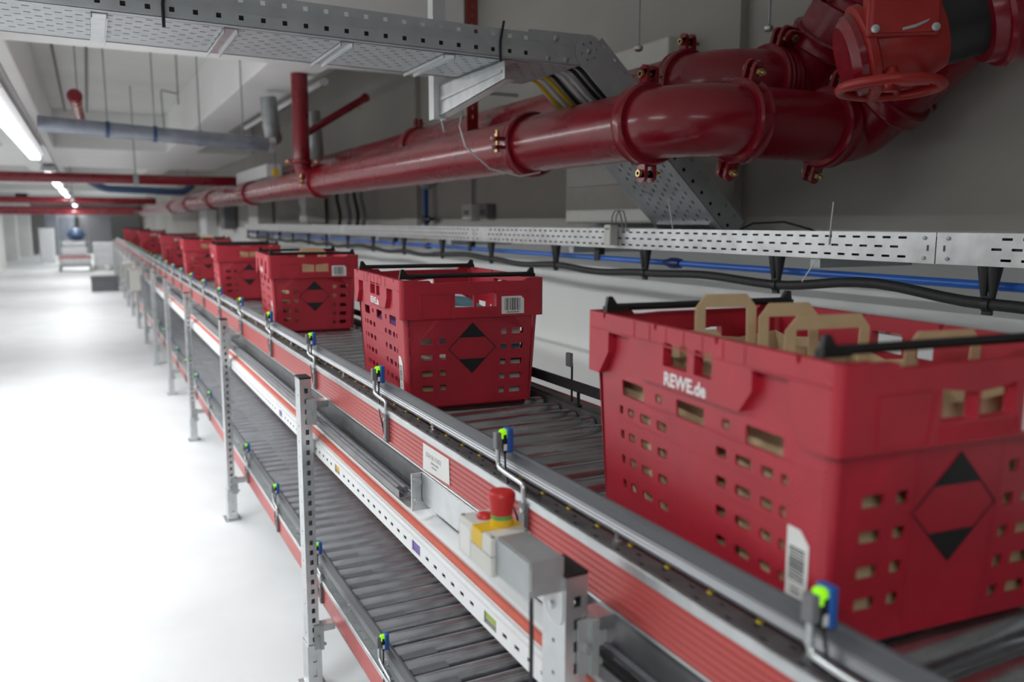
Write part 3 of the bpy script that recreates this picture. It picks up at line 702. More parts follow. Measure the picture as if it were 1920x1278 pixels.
# ================================================================== SPRINKLER PIPES
def coupling(parent, c, axis, r, lug, n=36, w_=.028):
    c = Vector(c); t = Vector(axis).normalized(); lug = Vector(lug); lug = (lug-t*lug.dot(t)).normalized(); tg = t.cross(lug)
    b = MB(); b.lathe(c, t, [(-w_, r+.0005), (-w_, r+.014), (-w_*.72, r+.020), (-w_*.45, r+.0165), (w_*.45, r+.0165), (w_*.72, r+.020), (w_, r+.014), (w_, r+.0005)], n)
    for s in (-1, 1):
        for e in (-1, 1):
            b.obox(c+s*lug*(r+.034)+tg*e*.0165, (.020, .024, .0065), (t, lug, tg))
            b.lathe(c+s*lug*(r+.054)+tg*e*.0165, tg, [(-.0065, .020), (.0065, .020)], 14)
    o = b.build('coupling', M['pipe'], parent)
    for s in (-1, 1):
        q = MB(); p = c+s*lug*(r+.044)
        q.tube([p-tg*.036, p+tg*.050], .0065, 10); q.tube([p-tg*.036, p-tg*.0245], .0125, 6); q.tube([p+tg*.0235, p+tg*.036], .0125, 6)
        q.build('bolt', M['brass'], o)
    return o
def main_pipe(label, x, z, r, ytop, sp, ylist, lugside, ang=PI/4, fwd=None):
    t = thing('sprinkler_main', label, 'pipe')
    e = .2; y1 = ytop; s2 = x+e+sp
    MB().tube([(x, y1, z), (x, 30, z)], r, 40).build('pipe_run', M['pipe'], t)
    MB().tube(arc((x+e, y1, z), (-e, 0, 0), (0, -e, 0), 0, PI/2, 14), r, 40).build('elbow', M['pipe'], t)
    MB().tube([(x+e, y1-e, z), (s2, y1-e, z)], r, 40).build('spool', M['pipe'], t)
    R2 = .24; pts = arc((s2, y1-e, z+R2), (0, 0, -R2), (R2, 0, 0), 0, ang, 8) if not fwd else round_path([(s2, y1-e, z), (s2+.13, y1-e, z), tuple(Vector((s2+.13, y1-e, z))+fwd*.17)], .13, 8)
    MB().tube(pts, r, 40).build('bend', M['pipe'], t)
    d = fwd or Vector((math.cos(ang), 0, math.sin(ang))); p = Vector(pts[-1])
    MB().tube([p, p+d*.04, p+d*min(1.05, (1.585-p.x-r)/max(d.x, .01))], r, 40).build('riser', M['pipe'], t)
    coupling(t, (x, y1, z), (0, 1, 0), r, (0, 0, 1))
    coupling(t, (x+e, y1-e, z), (1, 0, 0), r, (0, -.35, 1))
    coupling(t, (s2, y1-e, z), (1, 0, 0), r, (0, -.35, 1))
    coupling(t, p, d, r, (1, 0, -.15))
    if fwd and fwd.z > .7: coupling(t, p+d*.16, d, r, (1, .3, -.15))
    for k, y in enumerate(ylist): coupling(t, (x, y, z), (0, 1, 0), r, lugside)
    return t
main_pipe('large glossy red sprinkler main pipe running the corridor beside the wall, front of two', .694, 1.846, .1095, 2.2, .37, (2.98, 6.35, 9.3, 12.4, 15.5, 18.6), (-1, 0, .0), PI/4, Vector((.04, -.82, .58)).normalized())
main_pipe('second large red sprinkler main pipe behind and above the front one, in shade', 1.05, 2.026, .1095, 2.46, .02, (5.2, 8.4, 11.5), (0, 0, 1), PI/4, Vector((.03, -.62, .78)).normalized())
# hanger of the rear main
t = thing('pipe_hanger', 'red perforated hanger strip carrying the rear sprinkler main', 'pipe hanger', (.925, 4.05, 0))
us, ou = edges(-.075, .075, [(-.01, .008)]); vs, ov = edges(1.98, 3.2, [(2.06+.045*k, 2.078+.045*k) for k in range(24)])
MB().perf(us, vs, lambda i, j: i in ou and j in ov, .004, lambda u, v, w_: (-.06+u*.6, u*.4-.12+w_, v)).build('strip', M['valve'], t, False)
MB().box(-.02, .2, -.125, -.11, 2.185, 2.2).build('cross_rod', M['galvdull'], t, False)
# vertical branch into the front main
t = thing('branch_pipe', 'vertical red pipe dropping with an elbow into the front sprinkler main', 'pipe')
px, py, r = .56, 6.40, .062
MB().tube([(px, py, 2.634), (px, py, 1.98)], r, 28).build('drop', M['pipe'], t)
MB().tube(arc((px+.12, py, 1.98), (-.12, 0, 0), (0, 0, -.12), 0, PI/2, 10), r, 28).build('elbow', M['pipe'], t)
coupling(t, (px, py, 1.99), (0, 0, 1), r, (1, -.4, 0), 24, .02); 
t = thing('sprinkler_branch', 'thin red pipe slanting up to the right behind the vertical pipe, with a sprinkler head', 'pipe')
MB().tube([(.62, 6.55, 2.21), (1.12, 6.55, 2.52)], .028, 16).build('branch', M['pipe'], t)
MB().lathe((1.11, 6.55, 2.515), (.85, 0, .53), [(-.02, .03), (0, .036), (.02, .036), (.035, .02)], 16).build('end_cap', M['pipe'], t)
q = MB(); q.tube([(1.06, 6.55, 2.47), (1.06, 6.55, 2.43)], .012, 8); q.tube([(1.06, 6.55, 2.43), (1.06, 6.55, 2.425)], .022, 10); q.build('sprinkler_head', M['brass'], t)
# valve with gearbox and handwheel
t = thing('butterfly_valve', 'red valve with gearbox, yellow pointer, black neck and horizontal handwheel', 'valve')
A = Vector((.755, 1.222, 1.955)); d = Vector((.76, -.58, .29)).normalized(); e1 = Vector((0, 0, 1)); e1 = (e1-d*e1.dot(d)).normalized(); e2 = d.cross(e1)
MB().lathe(A, d, [(-.185, .090), (-.18, .104), (-.165, .104), (-.16, .094), (-.12, .098), (-.08, .102), (-.05, .092), (-.02, .082)], 36).build('valve_body', M['valve'], t)
MB().lathe(A, d, [(-.045, .080), (.075, .080)], 36).build('black_neck', M['black'], t)
MB().lathe(A, d, [(.060, .083), (.062, .098), (.085, .105), (.105, .105), (.12, .110), (.15, .112), (.30, .112), (.34, .108)], 36).build('outlet_flange', M['pipe'], t)
o = coupling(t, A+d*.115, d, .100, e2*-1+e1*-.35, 32)
MB().tube([A+d*.3, A+d*.75], .105, 36).build('outlet_pipe', M['pipe'], t)
MB().lathe(A, d, [(-.215, .07), (-.2, .088), (-.186, .089)], 32).build('inlet_cap', M['pipe'], t)
g = Vector((.636, 1.249, 1.978)); gx = Vector((.80, -.60, 0)); gy = Vector((-.60, -.80, 0)); gz = Vector((0, 0, 1))
q = MB(); q.obox(g+gy*.03, (.072, .028, .062), (gx, gy, gz)); q.build('gearbox', M['valve'], t, False, .008)
q = MB(); q.obox(g+gy*.0625, (.066, .005, .056), (gx, gy, gz)); q.build('gearbox_lid', M['valve'], t, False, .004)
q = MB(); c = g+gy*.071+gz*.020+gx*-.004; q.obox(c, (.020, .006, .012), (gx, gy, gz)); q.prism([(-.045, .0), (-.012, .012), (.012, .010), (.02, -.006), (-.012, -.012), (-.04, -.006)], -.006, .006, 0, lambda a, b_, y_: c+gx*a+gz*b_+gy*y_); q.build('yellow_pointer', M['yellow'], t, False, .003)
for a, b_ in ((-.058, -.048), (.058, -.048), (-.058, .050), (.058, .050)):
    MB().lathe(g+gy*.068+gx*a+gz*b_, gy, [(0, .0085), (.004, .0085), (.0045, .005)], 10).build('lid_screw', M['galv'], t)
MB().plate([(-.005, -.052), (.02, -.047), (.043, -.036), (.046, -.031), (.02, -.041), (-.005, -.047)], [], .0006, lambda u, v, w_: g+gy*.0682+gx*u+gz*v+gy*w_).build('scale_plate', M['galvdull'], t, False)
wc = Vector((.618, 1.240, 1.820))
MB().tube([wc+Vector((0, 0, .0)), wc+Vector((0, 0, .13))], .0065, 10).build('shaft', M['galvdull'], t)
q = MB(); q.tube([wc+Vector((.1*math.cos(a), .1*math.sin(a), -.004*math.sin(a)-.002*math.cos(a))) for a in [k*PI/20 for k in range(40)]], .0105, 10, 0, True)
for k in range(3):
    a = .5+k*2*PI/3; q.tube([wc+Vector((0, 0, .012)), wc+Vector((.05*math.cos(a), .05*math.sin(a), .004)), wc+Vector((.097*math.cos(a), .097*math.sin(a), 0))], .0075, 8)
q.lathe(wc, (0, 0, 1), [(-.008, .016), (.03, .017), (.042, .012)], 14); q.build('handwheel', M['valve'], t)
# rods from the ceiling
for (x, y, z, l, r) in ((.95, 2.62, 2.19, 'threaded ceiling rod with an eye nut above the rear sprinkler main', .004), (1.34, 2.36, 2.25, 'threaded ceiling rod at the clamp of the rear main elbow', .005)):
    t = thing('threaded_rod', l, 'rod', (x, y, 0))
    MB().tube([(0, 0, z), (0, 0, 3.2)], r, 8).build('rod', M['galvdull'], t)
    MB().lathe((0, 0, z-.012), (0, 0, 1), [(-.012, .006), (-.006, .016), (.006, .017), (.014, .008)], 12).build('eye_nut', M['galv'], t)
tag(MB().tube([(.40, 3.0, 1.96), (.37, 2.96, 1.90), (.372, 2.91, 1.82), (.47, 2.90, 1.74), (.60, 2.90, 1.715), (.69, 2.90, 1.733)], .0035, 8).build('drain_wire', M['tie'], None), 'thin pale wire looped under the front sprinkler main', 'wire')

# ================================================================== OVERHEAD AND INCLINED CABLE TRAY
t = thing('overhead_cable_tray', 'perforated steel cable tray crossing overhead and sloping down to the wall tray', 'cable tray')
ty0, ty1 = 2.5, 2.92; tz = 2.068; th = .092; HX = .62
def tray_floor(fn, L, name, rows=9):
    us, ou = edges(0, L, [(.02+.0245*k, .02+.0245*k+.017) for k in range(int((L-.04)/.0245))])
    vs, ov = edges(.03, ty1-ty0-.03, [(.044+.036*k, .0515+.036*k) for k in range(rows)])
    q = MB(); q.perf(us, vs, lambda i, j: i in ou and j in ov and ((i//2+j//2) % 2 == 0), .0015, fn)
    q.perf([0, L*.5, L], [0, .03], lambda i, j: False, .0015, fn); q.perf([0, L], [ty1-ty0-.03, ty1-ty0], lambda i, j: False, .0015, fn)
    return q.build(name, M['tray'], t, False)
def tray_side(fn, L, name):
    us, ou = edges(0, L, [(.02+.0605*k, .02+.0605*k+.0135) for k in range(int(L/.0605))])
    vs, ov = edges(0, th, [(.018, .031), (.066, .079)])
    q = MB(); q.perf(us, vs, lambda i, j: i in ou and j in ov, .0015, fn)
    F = lambda u, v, off: fn(u, v, off)
    for v in (.036, .048, .060): q.add([fn(0, v, -.0012), fn(L, v, -.0012), fn(L, v+.0025, -.0012), fn(0, v+.0025, -.0012)], [(0, 1, 2, 3)])
    return q.build(name, M['tray'], t, False)
XL = -2.6
TL = lambda x: tz+.014*max(0, .3-x)
tray_floor(lambda u, v, w_: (HX-u, ty0+v, TL(HX-u)+w_), HX-XL, 'tray_floor')
tray_side(lambda u, v, w_: (HX-u, ty0+w_, TL(HX-u)+v), HX-XL, 'tray_side')
tray_side(lambda u, v, w_: (HX-u, ty1-w_, TL(HX-u)+v), HX-XL, 'tray_side')
for k in range(9):
    x = .15-.335*k; zz = TL(x); q = MB(); q.box(x-.02, x-.017, ty0+.03, ty1-.01, zz-.014, zz+.0); q.box(x+.017, x+.02, ty0+.03, ty1-.01, zz-.014, zz); q.box(x-.02, x+.02, ty0+.03, ty1-.01, zz-.003, zz-.001)
    q.build('cross_rib', M['galv'], t, False)
sd = Vector((.651, 0, -.603)).normalized(); nrm = Vector((.603, 0, .651)).normalized(); h0 = Vector((.648, 0, 2.113-.01)); IL = .925
P_ = lambda u, yy, nn: h0+sd*u+nrm*nn+Vector((0, yy, 0))
tray_floor(lambda u, v, w_: P_(u, ty0+v, -.004+w_), IL, 'sloping_floor')
tray_side(lambda u, v, w_: P_(u, ty0+w_, v), IL, 'sloping_side')
tray_side(lambda u, v, w_: P_(u, ty1-w_, v), IL, 'sloping_side')
for u in (.40, .84):
    q = MB(); q.obox(P_(u, (ty0+ty1)/2, -.010), (.012, .17, .006), (sd, Vector((0, 1, 0)), nrm)); q.build('cross_rib', M['galv'], t, False)
q = MB(); n = 16
pts = [(-.20, .0), (.0, -.055)]
out = [(.0+.056*math.cos(a), .0+.056*math.sin(a)) for a in [PI*.27+PI*k/12 for k in range(13)]]
hc = Vector((.655, ty0-.003, 2.118))
L_ = .40
o2 = [(a*1.0, b_) for a, b_ in out] + [(L_*sd.x+.056*math.cos(PI*1.27), L_*sd.z+.056*math.sin(PI*1.27)), (L_*sd.x+.056*math.cos(PI*.27), L_*sd.z+.056*math.sin(PI*.27))]
holes = [circ(.03*math.cos(a), .03*math.sin(a), .0045, 8) for a in [.3+k*PI/3 for k in range(6)]]
MB().plate(o2, holes, -.0015, lambda u, v, w_: (hc.x+u, hc.y+w_, hc.z+v)).build('hinge_plate', M['tray'], t, False)
MB().plate([(-.235, -.05), (.06, -.05), (.06, .02), (-.02, .055), (-.235, .052)], [], .0012, lambda u, v, w_: (hc.x+u, hc.y+.0032+w_, hc.z+v)).build('joint_plate', M['tray'], t, False)
for p in ((0, 0), (-.13, .03), (-.16, -.035), (-.09, -.035), (sd.x*.25+.02, sd.z*.25+.02), (sd.x*.25-.02, sd.z*.25-.02), (sd.x*.32, sd.z*.32)):
    MB().lathe((hc.x+p[0], hc.y-.001, hc.z+p[1]), (0, -1, 0), [(0, .010), (.002, .009), (.0035, .005)], 12).build('joint_bolt', M['galv'], t)
# cables lying in the sloping tray
for k, (m2, l) in enumerate((('yellow', 'yellow cable in the sloping tray, outermost'), ('tie', 'white cable in the sloping tray between yellow and black ones'), ('yellow', 'second yellow cable in the sloping tray'), ('cable', 'black cable beside the second yellow one in the sloping tray'), ('tie', 'white cable in the middle of the sloping tray'), ('tie', 'second white cable in the middle of the sloping tray'), ('cable', 'black cable in the sloping tray near its front side'), ('cable', 'frontmost black cable in the sloping tray'))):
    y = ty1-.05-.045*k
    pts = round_path([(.30, y, tz+.012), (.60, y, tz+.012), tuple(P_(.02, y, -.018)), tuple(P_(.16, y, -.016)), tuple(P_(.34, y, .012)), tuple(P_(.86, y, .012))], .06)
    tag(MB().tube(pts, .0075, 8).build('cable', M[m2], None), l, 'cable', 'cables in the sloping tray')
for k in range(7):
    y = ty0+.045+.052*k
    tag(MB().tube(round_path([tuple(P_(.20, y, .048)), tuple(P_(.5, y, .047)), tuple(P_(.90, y, .047))], .05), .024, 8).build('cable', M['cable'], None), 'thick dark cable under the coloured ones in the sloping tray, ' + ('first', 'second', 'third', 'fourth', 'fifth', 'sixth', 'last')[k] + ' from its front side', 'cable', 'cables in the sloping tray')
for k in range(6):
    y = ty0+.035+.068*k
    tag(MB().tube([(x, y, TL(x)+.034) for x in (XL, -1.5, -.6, .3, .56)], .031, 10).build('cable_bundle', M['cable'], None), 'thick dark cable bundle lying in the overhead tray, ' + ('first', 'second', 'third', 'fourth', 'fifth', 'last')[k] + ' from its front side', 'cable', 'bundles in the overhead tray')
# wall bracket carrying the overhead tray
t = thing('tray_bracket', 'tapered galvanised arm on a white drop post under the overhead tray', 'bracket')
fx = .333
q = MB()
prof = [(2.50, 2.002), (2.50, 2.062), (3.07, 2.062), (3.07, 1.945)]
q.prism([(fx, 0), (fx+.002, 0)], 0, 1) if False else None
q.add([(fx, a, b_) for a, b_ in prof]+[(fx+.003, a, b_) for a, b_ in prof], [(0, 1, 2, 3), (7, 6, 5, 4), (0, 4, 5, 1), (1, 5, 6, 2), (2, 6, 7, 3), (3, 7, 4, 0)])
q.add([(fx, 2.50, 2.002), (fx, 3.07, 1.945), (fx+.04, 3.07, 1.945), (fx+.04, 2.50, 2.002), (fx, 2.50, 2.0045), (fx, 3.07, 1.9475), (fx+.04, 3.07, 1.9475), (fx+.04, 2.50, 2.0045)], [(0, 1, 2, 3), (7, 6, 5, 4), (0, 4, 5, 1), (1, 5, 6, 2), (2, 6, 7, 3), (3, 7, 4, 0)])
q.box(fx, fx+.04, 2.50, 3.07, 2.060, 2.0635)
q.add([(fx-.004, 2.52, 2.034), (fx-.004, 3.06, 2.014), (fx-.004, 3.06, 2.002), (fx-.004, 2.52, 2.026), (fx, 2.52, 2.036), (fx, 3.06, 2.017), (fx, 3.06, 1.999), (fx, 2.52, 2.024)], [(0, 1, 2, 3), (0, 4, 5, 1), (2, 6, 7, 3), (3, 7, 4, 0), (1, 5, 6, 2)])
q.build('arm', M['galv'], t, False)
q = MB(); q.box(fx-.022, fx-.019, 3.075, 3.125, 1.935, 3.2); q.box(fx-.022, fx+.03, 3.0725, 3.0755, 1.935, 3.2); q.box(fx+.027, fx+.03, 3.075, 3.125, 1.935, 3.2); q.build('drop_post', M['white'], t, False)
q = MB(); q.tube([(fx+.012, 3.072, 1.93), (fx+.012, 3.05, 1.885)], .005, 8); q.build('pin', M['galvdull'], t)
for (x, y, l) in ((.315, 2.495, 'black cable tie at the front edge of the overhead tray, at the bracket arm'), (-.70, 2.495, 'black cable tie hanging at the overhead tray, above the aisle')):
    tag(MB().tube([(x, y, tz-.012), (x, y, tz+.05), (x+.012, y-.001, tz+.115)], .0045, 6).build('cable_tie', M['black'], None), l, 'cable tie')

# ================================================================== TRAY ALONG THE RIGHT WALL
t = thing('wall_cable_tray', 'bright perforated cable tray running along the right wall', 'cable tray')
wx, wz0, wz1, wy0, wy1 = 1.12, 1.427, 1.511, -.3, 24.
sec = [(-.3, 1.466), (1.469, 4.466), (4.469, 7.466), (7.469, 10.4), (10.403, 12.6)]
for k, (a, c) in enumerate(sec):
    if k < 4:
        us, ou = edges(a, c, [(q, q+.029 if False else q+.027) for q in [a+.10+.0525*j for j in range(int((c-a-.2)/.0525))]])
        vs, ov = edges(wz0, wz1, [(wz0+.014, wz0+.0205), (wz0+.040, wz0+.0465), (wz0+.064, wz0+.0705)])
        mid = {j for j in ov if abs(vs[j]-wz0-.040) < .002}
        q = MB()
        q.perf(us, vs, lambda i, j: i in ou and j in ov and j not in mid, .0012, lambda u, v, w_: (wx+w_, u, v))
        q2 = MB()
        # middle row is shifted by half a pitch: cut as its own band
        bands = [(wz0, wz0+.030), (wz0+.030, wz0+.057), (wz0+.057, wz1)]
        q = MB()
        for bi, (b0, b1) in enumerate(bands):
            sh = .026 if bi == 1 else 0
            us2, ou2 = edges(a, c, [(p, p+.027) for p in [a+.09+sh+.0525*j for j in range(int((c-a-.22)/.0525))]])
            ho = {0: (wz0+.013, wz0+.0195), 1: (wz0+.040, wz0+.0465), 2: (wz0+.066, wz0+.0725)}[bi]
            vs2, ov2 = edges(b0, b1, [ho])
            q.perf(us2, vs2, lambda i, j: i in ou2 and j in ov2, .0012, lambda u, v, w_: (wx+w_, u, v))
        q.build('tray_side', M['galv'], t, False)
    else: bx('tray_side', M['galv'], (wx, wx+.0012, a, c, wz0, wz1), t)
    q = MB(); q.box(wx+.0013, wx+.36, a, c, wz0, wz0+.0015); q.box(wx+.36, wx+.3615, a, c, wz0, wz1); q.box(wx+.0013, wx+.008, a, c, wz1-.0012, wz1)
    q.build('tray_floor', M['galvdull'], t, False)
for k, (x, r) in enumerate(((1.155, .030), (1.225, .034), (1.30, .030))):
    tag(MB().tube([(x, -.25, wz0+.004+r), (x, 12.5, wz0+.004+r)], r, 10).build('cable_bundle', M['cable'], None), 'dark cable bundle lying in the wall tray, ' + ('nearest its front side', 'in the middle', 'nearest the wall')[k], 'cable', 'bundles in the wall tray')
for y0_ in (1.467, 4.467, 7.467):
    for dy in (-.035, .035):
        for dz in (.015, .069):
            MB().lathe((wx, y0_+dy, wz0+dz), (-1, 0, 0), [(0, .0055), (.004, .0055), (.0045, .003)], 6).build('joint_bolt', M['galvdull'], t)
        MB().box(wx-.0006, wx, y0_+dy*.7-.003, y0_+dy*.7+.003, wz0+.034, wz0+.05).build('joint_slot', M['dark'], t, False)
for k in range(8):
    y = 1.9+1.5*k; q = MB(); q.box(wx+.02, 1.5995, y-.02, y+.02, wz0-.032, wz0-.001); q.box(1.58, 1.5995, y-.03, y+.03, wz0-.10, wz0-.001); q.build('support_arm', M['galvdull'], t, False)
# hangers with hose and pipe
t0 = None
for k in range(16):
    y = 1.326+.7425*k
    if t0 is None:
        t0 = thing('hose_hanger', '', 'hanger')
        q = MB(); q.lathe((0, -.012, 0), (0, .02, -1), [(0, .018), (.004, .0185), (.075, .0085), (.082, .008)], 14); q.lathe((0, .014, 0), (0, -.02, -1), [(0, .018), (.004, .0185), (.075, .0085), (.082, .008)], 14); q.build('tapered_stem', M['black'], t0)
        q = MB(); q.tube([(.0, .010*0, -.098)]+[(.0+.0175*math.sin(a)*1.0, 0, -.098+.0175*math.cos(a)) for a in [.0]], .004, 6) if False else None
        q.lathe((0, 0, -.098), (0, 1, 0), [(-.010, .0165), (-.010, .0195), (.010, .0195), (.010, .0165)], 18); q.box(-.006, .006, -.012, .012, -.126, -.115); q.box(-.009, .009, -.012, .014, -.085, -.076)
        q.build('clamp_ring', M['black'], t0); o = t0
    else: o = copy_tree(t0)
    o.location = (1.145, y, wz0-.0005)
    tag(o, ('black tapered hanger under the wall tray holding the hose, %s from the near end' % ORD[k]) if k < 12 else 'tiny blurred black hanger under the far part of the wall tray', 'hanger', 'hangers under the wall tray')
def hose_z(y):
    z = wz0-.098; s = (y-1.326)/.7425
    k = math.floor(s); f = s-k; amp = .026 if k in (0,) else (.012 if k % 3 == 1 else -.014)
    if k < 0: amp = -.01
    return z + amp*math.sin(PI*f)**2*(1.2 if k == 0 else 1)
pts = [(1.145, y, hose_z(y)) for y in [.2+.07*k for k in range(177)]]
tag(MB().tube(pts, .0155, 12).build('black_hose', M['rubber'], None), 'thick black hose sagging between hangers under the wall tray', 'hose')
t = thing('blue_air_pipe', 'bright blue pipe running under the wall tray', 'pipe')
MB().tube([(1.205, .1, 1.371), (1.205, 12.5, 1.38)], .0125, 14).build('pipe_run', M['bluepipe'], t)
for y in (2.70, 5.45, 8.4, 11.3): MB().lathe((1.205, y, 1.373), (0, 1, 0), [(-.05, .013), (-.046, .019), (-.02, .0225), (.015, .0225), (.035, .016), (.055, .0135)], 16).build('fitting', M['darkblue'], t)
for y in (3.25, 4.7, 6.15): 
    q = MB(); q.box(1.19, 1.22, y-.02, y+.02, 1.388, 1.426); q.box(1.186, 1.19, y-.02, y+.02, 1.36, 1.40); q.build('pipe_clip', M['black'], t, False)
t = thing('junction_box', 'small pale junction box with a cable loop fixed on the wall tray face', 'junction box', (1.105, 3.0, 1.44))
MB().box(-.028, .0145, -.024, .026, 0, .088).build('box_body', M['box'], t, False, .004)
MB().box(-.0285, -.028, -.016, .016, .066, .074).build('box_print', M['greyink'], t, False)
for s, w_ in ((0, .0), (1, -.03)):
    q = MB(); q.tube([(.0, .006+w_, .088), (.002, .006+w_, .125), (.004, -.012+w_, .148), (.004, -.045+w_, .145), (.004, -.062+w_, .11), (.01, -.064+w_, .06)], .0035, 6); q.build('loop', M['greycable'], t)
for (y, z0, z1, dy, l) in ((1.83, 1.47, 1.60, -.012, 'white cable tie tail sticking up over the near wall tray'), (2.60, 1.51, 1.63, .03, 'thin white tie tail at the foot of the sloping tray'), (1.93, 1.35, 1.425, -.06, 'white cable tie tail hanging down below the wall tray')):
    tag(MB().tube([(1.118, y, z0), (1.115, y+dy, z1)], .0022, 6).build('tie_tail', M['tie'], None), l, 'cable tie')
tag(MB().tube([(1.2, 2.35, 1.50), (1.2, 2.25, 1.535), (1.2, 2.1, 1.54), (1.2, 1.98, 1.515), (1.2, 1.9, 1.48)], .004, 8).build('cable', M['cable'], None), 'black cable arching just above the wall tray', 'cable')
# ================================================================== WALL EQUIPMENT
t = thing('wall_casing', 'large white casing box on the right wall above the wall tray', 'wall box')
MB().box(1.40, 1.5545, 3.03, 3.90, 1.533, 2.35).build('casing', M['box'], t, False, .014)
MB().box(1.3985, 1.40, 3.06, 3.87, 1.72, 1.7225).build('casing_seam', M['greypl'], t, False)
def wall_box(y0, y1, z0, z1, l, mt='box', nm='switch_box', d=.07, conduit=True):
    t = thing(nm, l, 'switch box', (1.6, (y0+y1)/2, z0)); h = (y1-y0)/2
    MB().box(-d, 0, -h, h, 0, z1-z0).build('box_body', M[mt], t, False, .004)
    MB().box(-d-.002, -d, -h*.5, h*.5, (z1-z0)*.3, (z1-z0)*.6).build('cover_plate', M['greyink'] if mt == 'box' else M['dark'], t, False)
    if conduit: MB().tube(round_path([(-.02, 0, z1-z0), (-.02, 0, .9), (-.02, .03, 1.2)], .05), .009, 8).build('conduit', M['greycable'], t)
wall_box(5.43, 5.60, 1.56, 1.665, 'small white switch box on the right wall above the wall tray, with a conduit')
wall_box(5.17, 5.31, 1.565, 1.665, 'small grey switch box on the right wall beside the white one', 'greypl', conduit=False)
t = thing('blue_riser', 'vertical blue pipe with a black valve on the right wall', 'pipe', (1.52, 6.3, 0))
MB().tube([(0, 0, 1.45), (0, 0, 1.80)], .022, 14).build('pipe_run', M['blue'], t)
MB().lathe((0, 0, 1.80), (0, 0, 1), [(0, .03), (.02, .05), (.09, .05), (.11, .03)], 14).build('regulator', M['galvdull'], t)
q = MB(); q.lathe((0, 0, 1.56), (0, 0, 1), [(-.03, .024), (-.025, .036), (.025, .036), (.03, .024)], 12); q.box(-.02, .02, -.13, -.02, 1.55, 1.575); q.build('ball_valve', M['black'], t)
for i, (y, dx, l) in enumerate(((7.75, .02, 'rightmost hanging dark hose below the front sprinkler main'), (7.95, -.03, 'dark hose hanging beside the looped one under the sprinkler main'), (8.25, .03, 'dark hose hanging in the middle of the hose bunch'), (8.6, 0, 'dark hose hanging leftmost in the hose bunch under the sprinkler main'))):
    tag(MB().tube(round_path([(1.45+dx, y, 2.0), (1.42, y+.05, 1.80), (1.45, y-.02, 1.62), (1.47, y+.12, 1.50)], .15), .022-.004*(i % 2), 8).build('hose', M['rubber' if i % 2 else 'greycable'], None), l, 'hose', 'hoses hanging on the right wall')
for (y, w_, z0, z1, l, mt) in ((9.8, .35, 1.53, 1.85, 'grey electric cabinet on the right wall beyond the hanging hoses', 'box'), (13.2, .8, 1.25, 1.95, 'pale grey cabinet on the right wall at the end of the bright tray', 'box'), (16.5, .5, 1.4, 1.9, 'grey cabinet far along the right wall, blurred', 'greypl'), (19.5, 1.2, 1.2, 1.8, 'wide white cabinet far along the right wall, blurred', 'white')):
    t = thing('electric_cabinet', l, 'cabinet', (1.554 if y < 12 else 1.574, y, z0))
    MB().box(-.22, 0, -w_/2, w_/2, 0, z1-z0).build('body', M[mt], t, False, .006)
    MB().box(-.226, -.2205, -w_/2+.02, w_/2-.02, .02, z1-z0-.02).build('door', M[mt], t, False, .003)
    MB().box(-.232, -.2262, w_/2-.06, w_/2-.045, .12, .2).build('handle', M['black'], t, False)

# ================================================================== DUCT AND PIPES CROSSING THE AISLE
t = thing('crossing_duct', 'dark grey round metal duct crossing the aisle under the ceiling', 'duct')
a, c = Vector((-1.20, 7.05, 2.247)), Vector((.44, 7.05, 2.165)); 
MB().tube([a, c], .056, 24).build('duct_run', M['duct'], t)
for k in range(4):
    p = a.lerp(c, .28+.2*k); MB().lathe(p, c-a, [(-.014, .057), (-.014, .062), (.014, .062), (.014, .057)], 20).build('band', M['bluegrey' if k < 2 else 'duct'], t)
    MB().tube([p+Vector((0, 0, .06)), (p.x, p.y, 3.2)], .006, 6).build('hanger_rod', M['galvdull'], t)
MB().tube([c, c+(c-a).normalized()*.05], .062, 24).build('end_cap', M['galv'], t)
def cross_pipe(y, z, r, x0, x1, mt, label, bands=()):
    t = thing('crossing_pipe', label, 'pipe', (0, y, z))
    MB().tube([(x0, 0, 0), (x1, 0, 0)], r, 18).build('pipe_run', M[mt], t)
    for x in bands: MB().lathe((x, 0, 0), (1, 0, 0), [(-.03, r), (-.03, r+.012), (.03, r+.012), (.03, r)], 16).build('clip', M['galvdull'], t); MB().tube([(x, 0, r), (x, 0, 2.63-z if 14.4 < y < 19.2 else 3.2-z)], .008, 6).build('hanger_rod', M['galvdull'], t)
cross_pipe(11.5, 2.065, .062, -3.5, .86, 'pipe', 'red pipe crossing the aisle, nearest of the crossing red pipes', (-.35, -2.2))
cross_pipe(21.0, 2.01, .075, -3.5, .52, 'pipe', 'red pipe crossing the aisle, second of the crossing red pipes', (-1.2,))
cross_pipe(27.0, 1.91, .06, -3.5, .55, 'pipe', 'thin red pipe crossing the aisle far away, above a darker one', ())
cross_pipe(32.0, 1.86, .08, -3.5, .55, 'pipe', 'dark red pipe crossing the aisle, farthest of the crossing red pipes', ())
t = thing('bent_blue_pipe', 'dark blue pipe with bent ends crossing under the ceiling at mid aisle', 'pipe', (0, 15.5, 2.09))
MB().tube(round_path([(-.86, 0, .12), (-.66, 0, -.005), (.60, 0, -.04), (.75, 0, .09)], .15), .06, 14).build('pipe_run', M['bluegrey'], t)
tag(MB().prism([(.73, 1.99), (.73, 2.12), (.88, 2.12), (.88, 1.99)], 8.7, 10.6).build('white_trunking', M['white'], None, False), 'short white trunking box running above the front sprinkler main', 'trunking')
t = thing('yellow_tag', 'yellow tag hanging on a cord above the front sprinkler main', 'tag', (.60, 7.6, 0))
MB().box(-.028, .028, -.012, .012, 1.945, 2.005).build('tag_plate', M['yellow'], t, False, .004); MB().tube([(0, 0, 2.005), (0, 0, 2.634)], .006, 6).build('cord', M['greycable'], t)
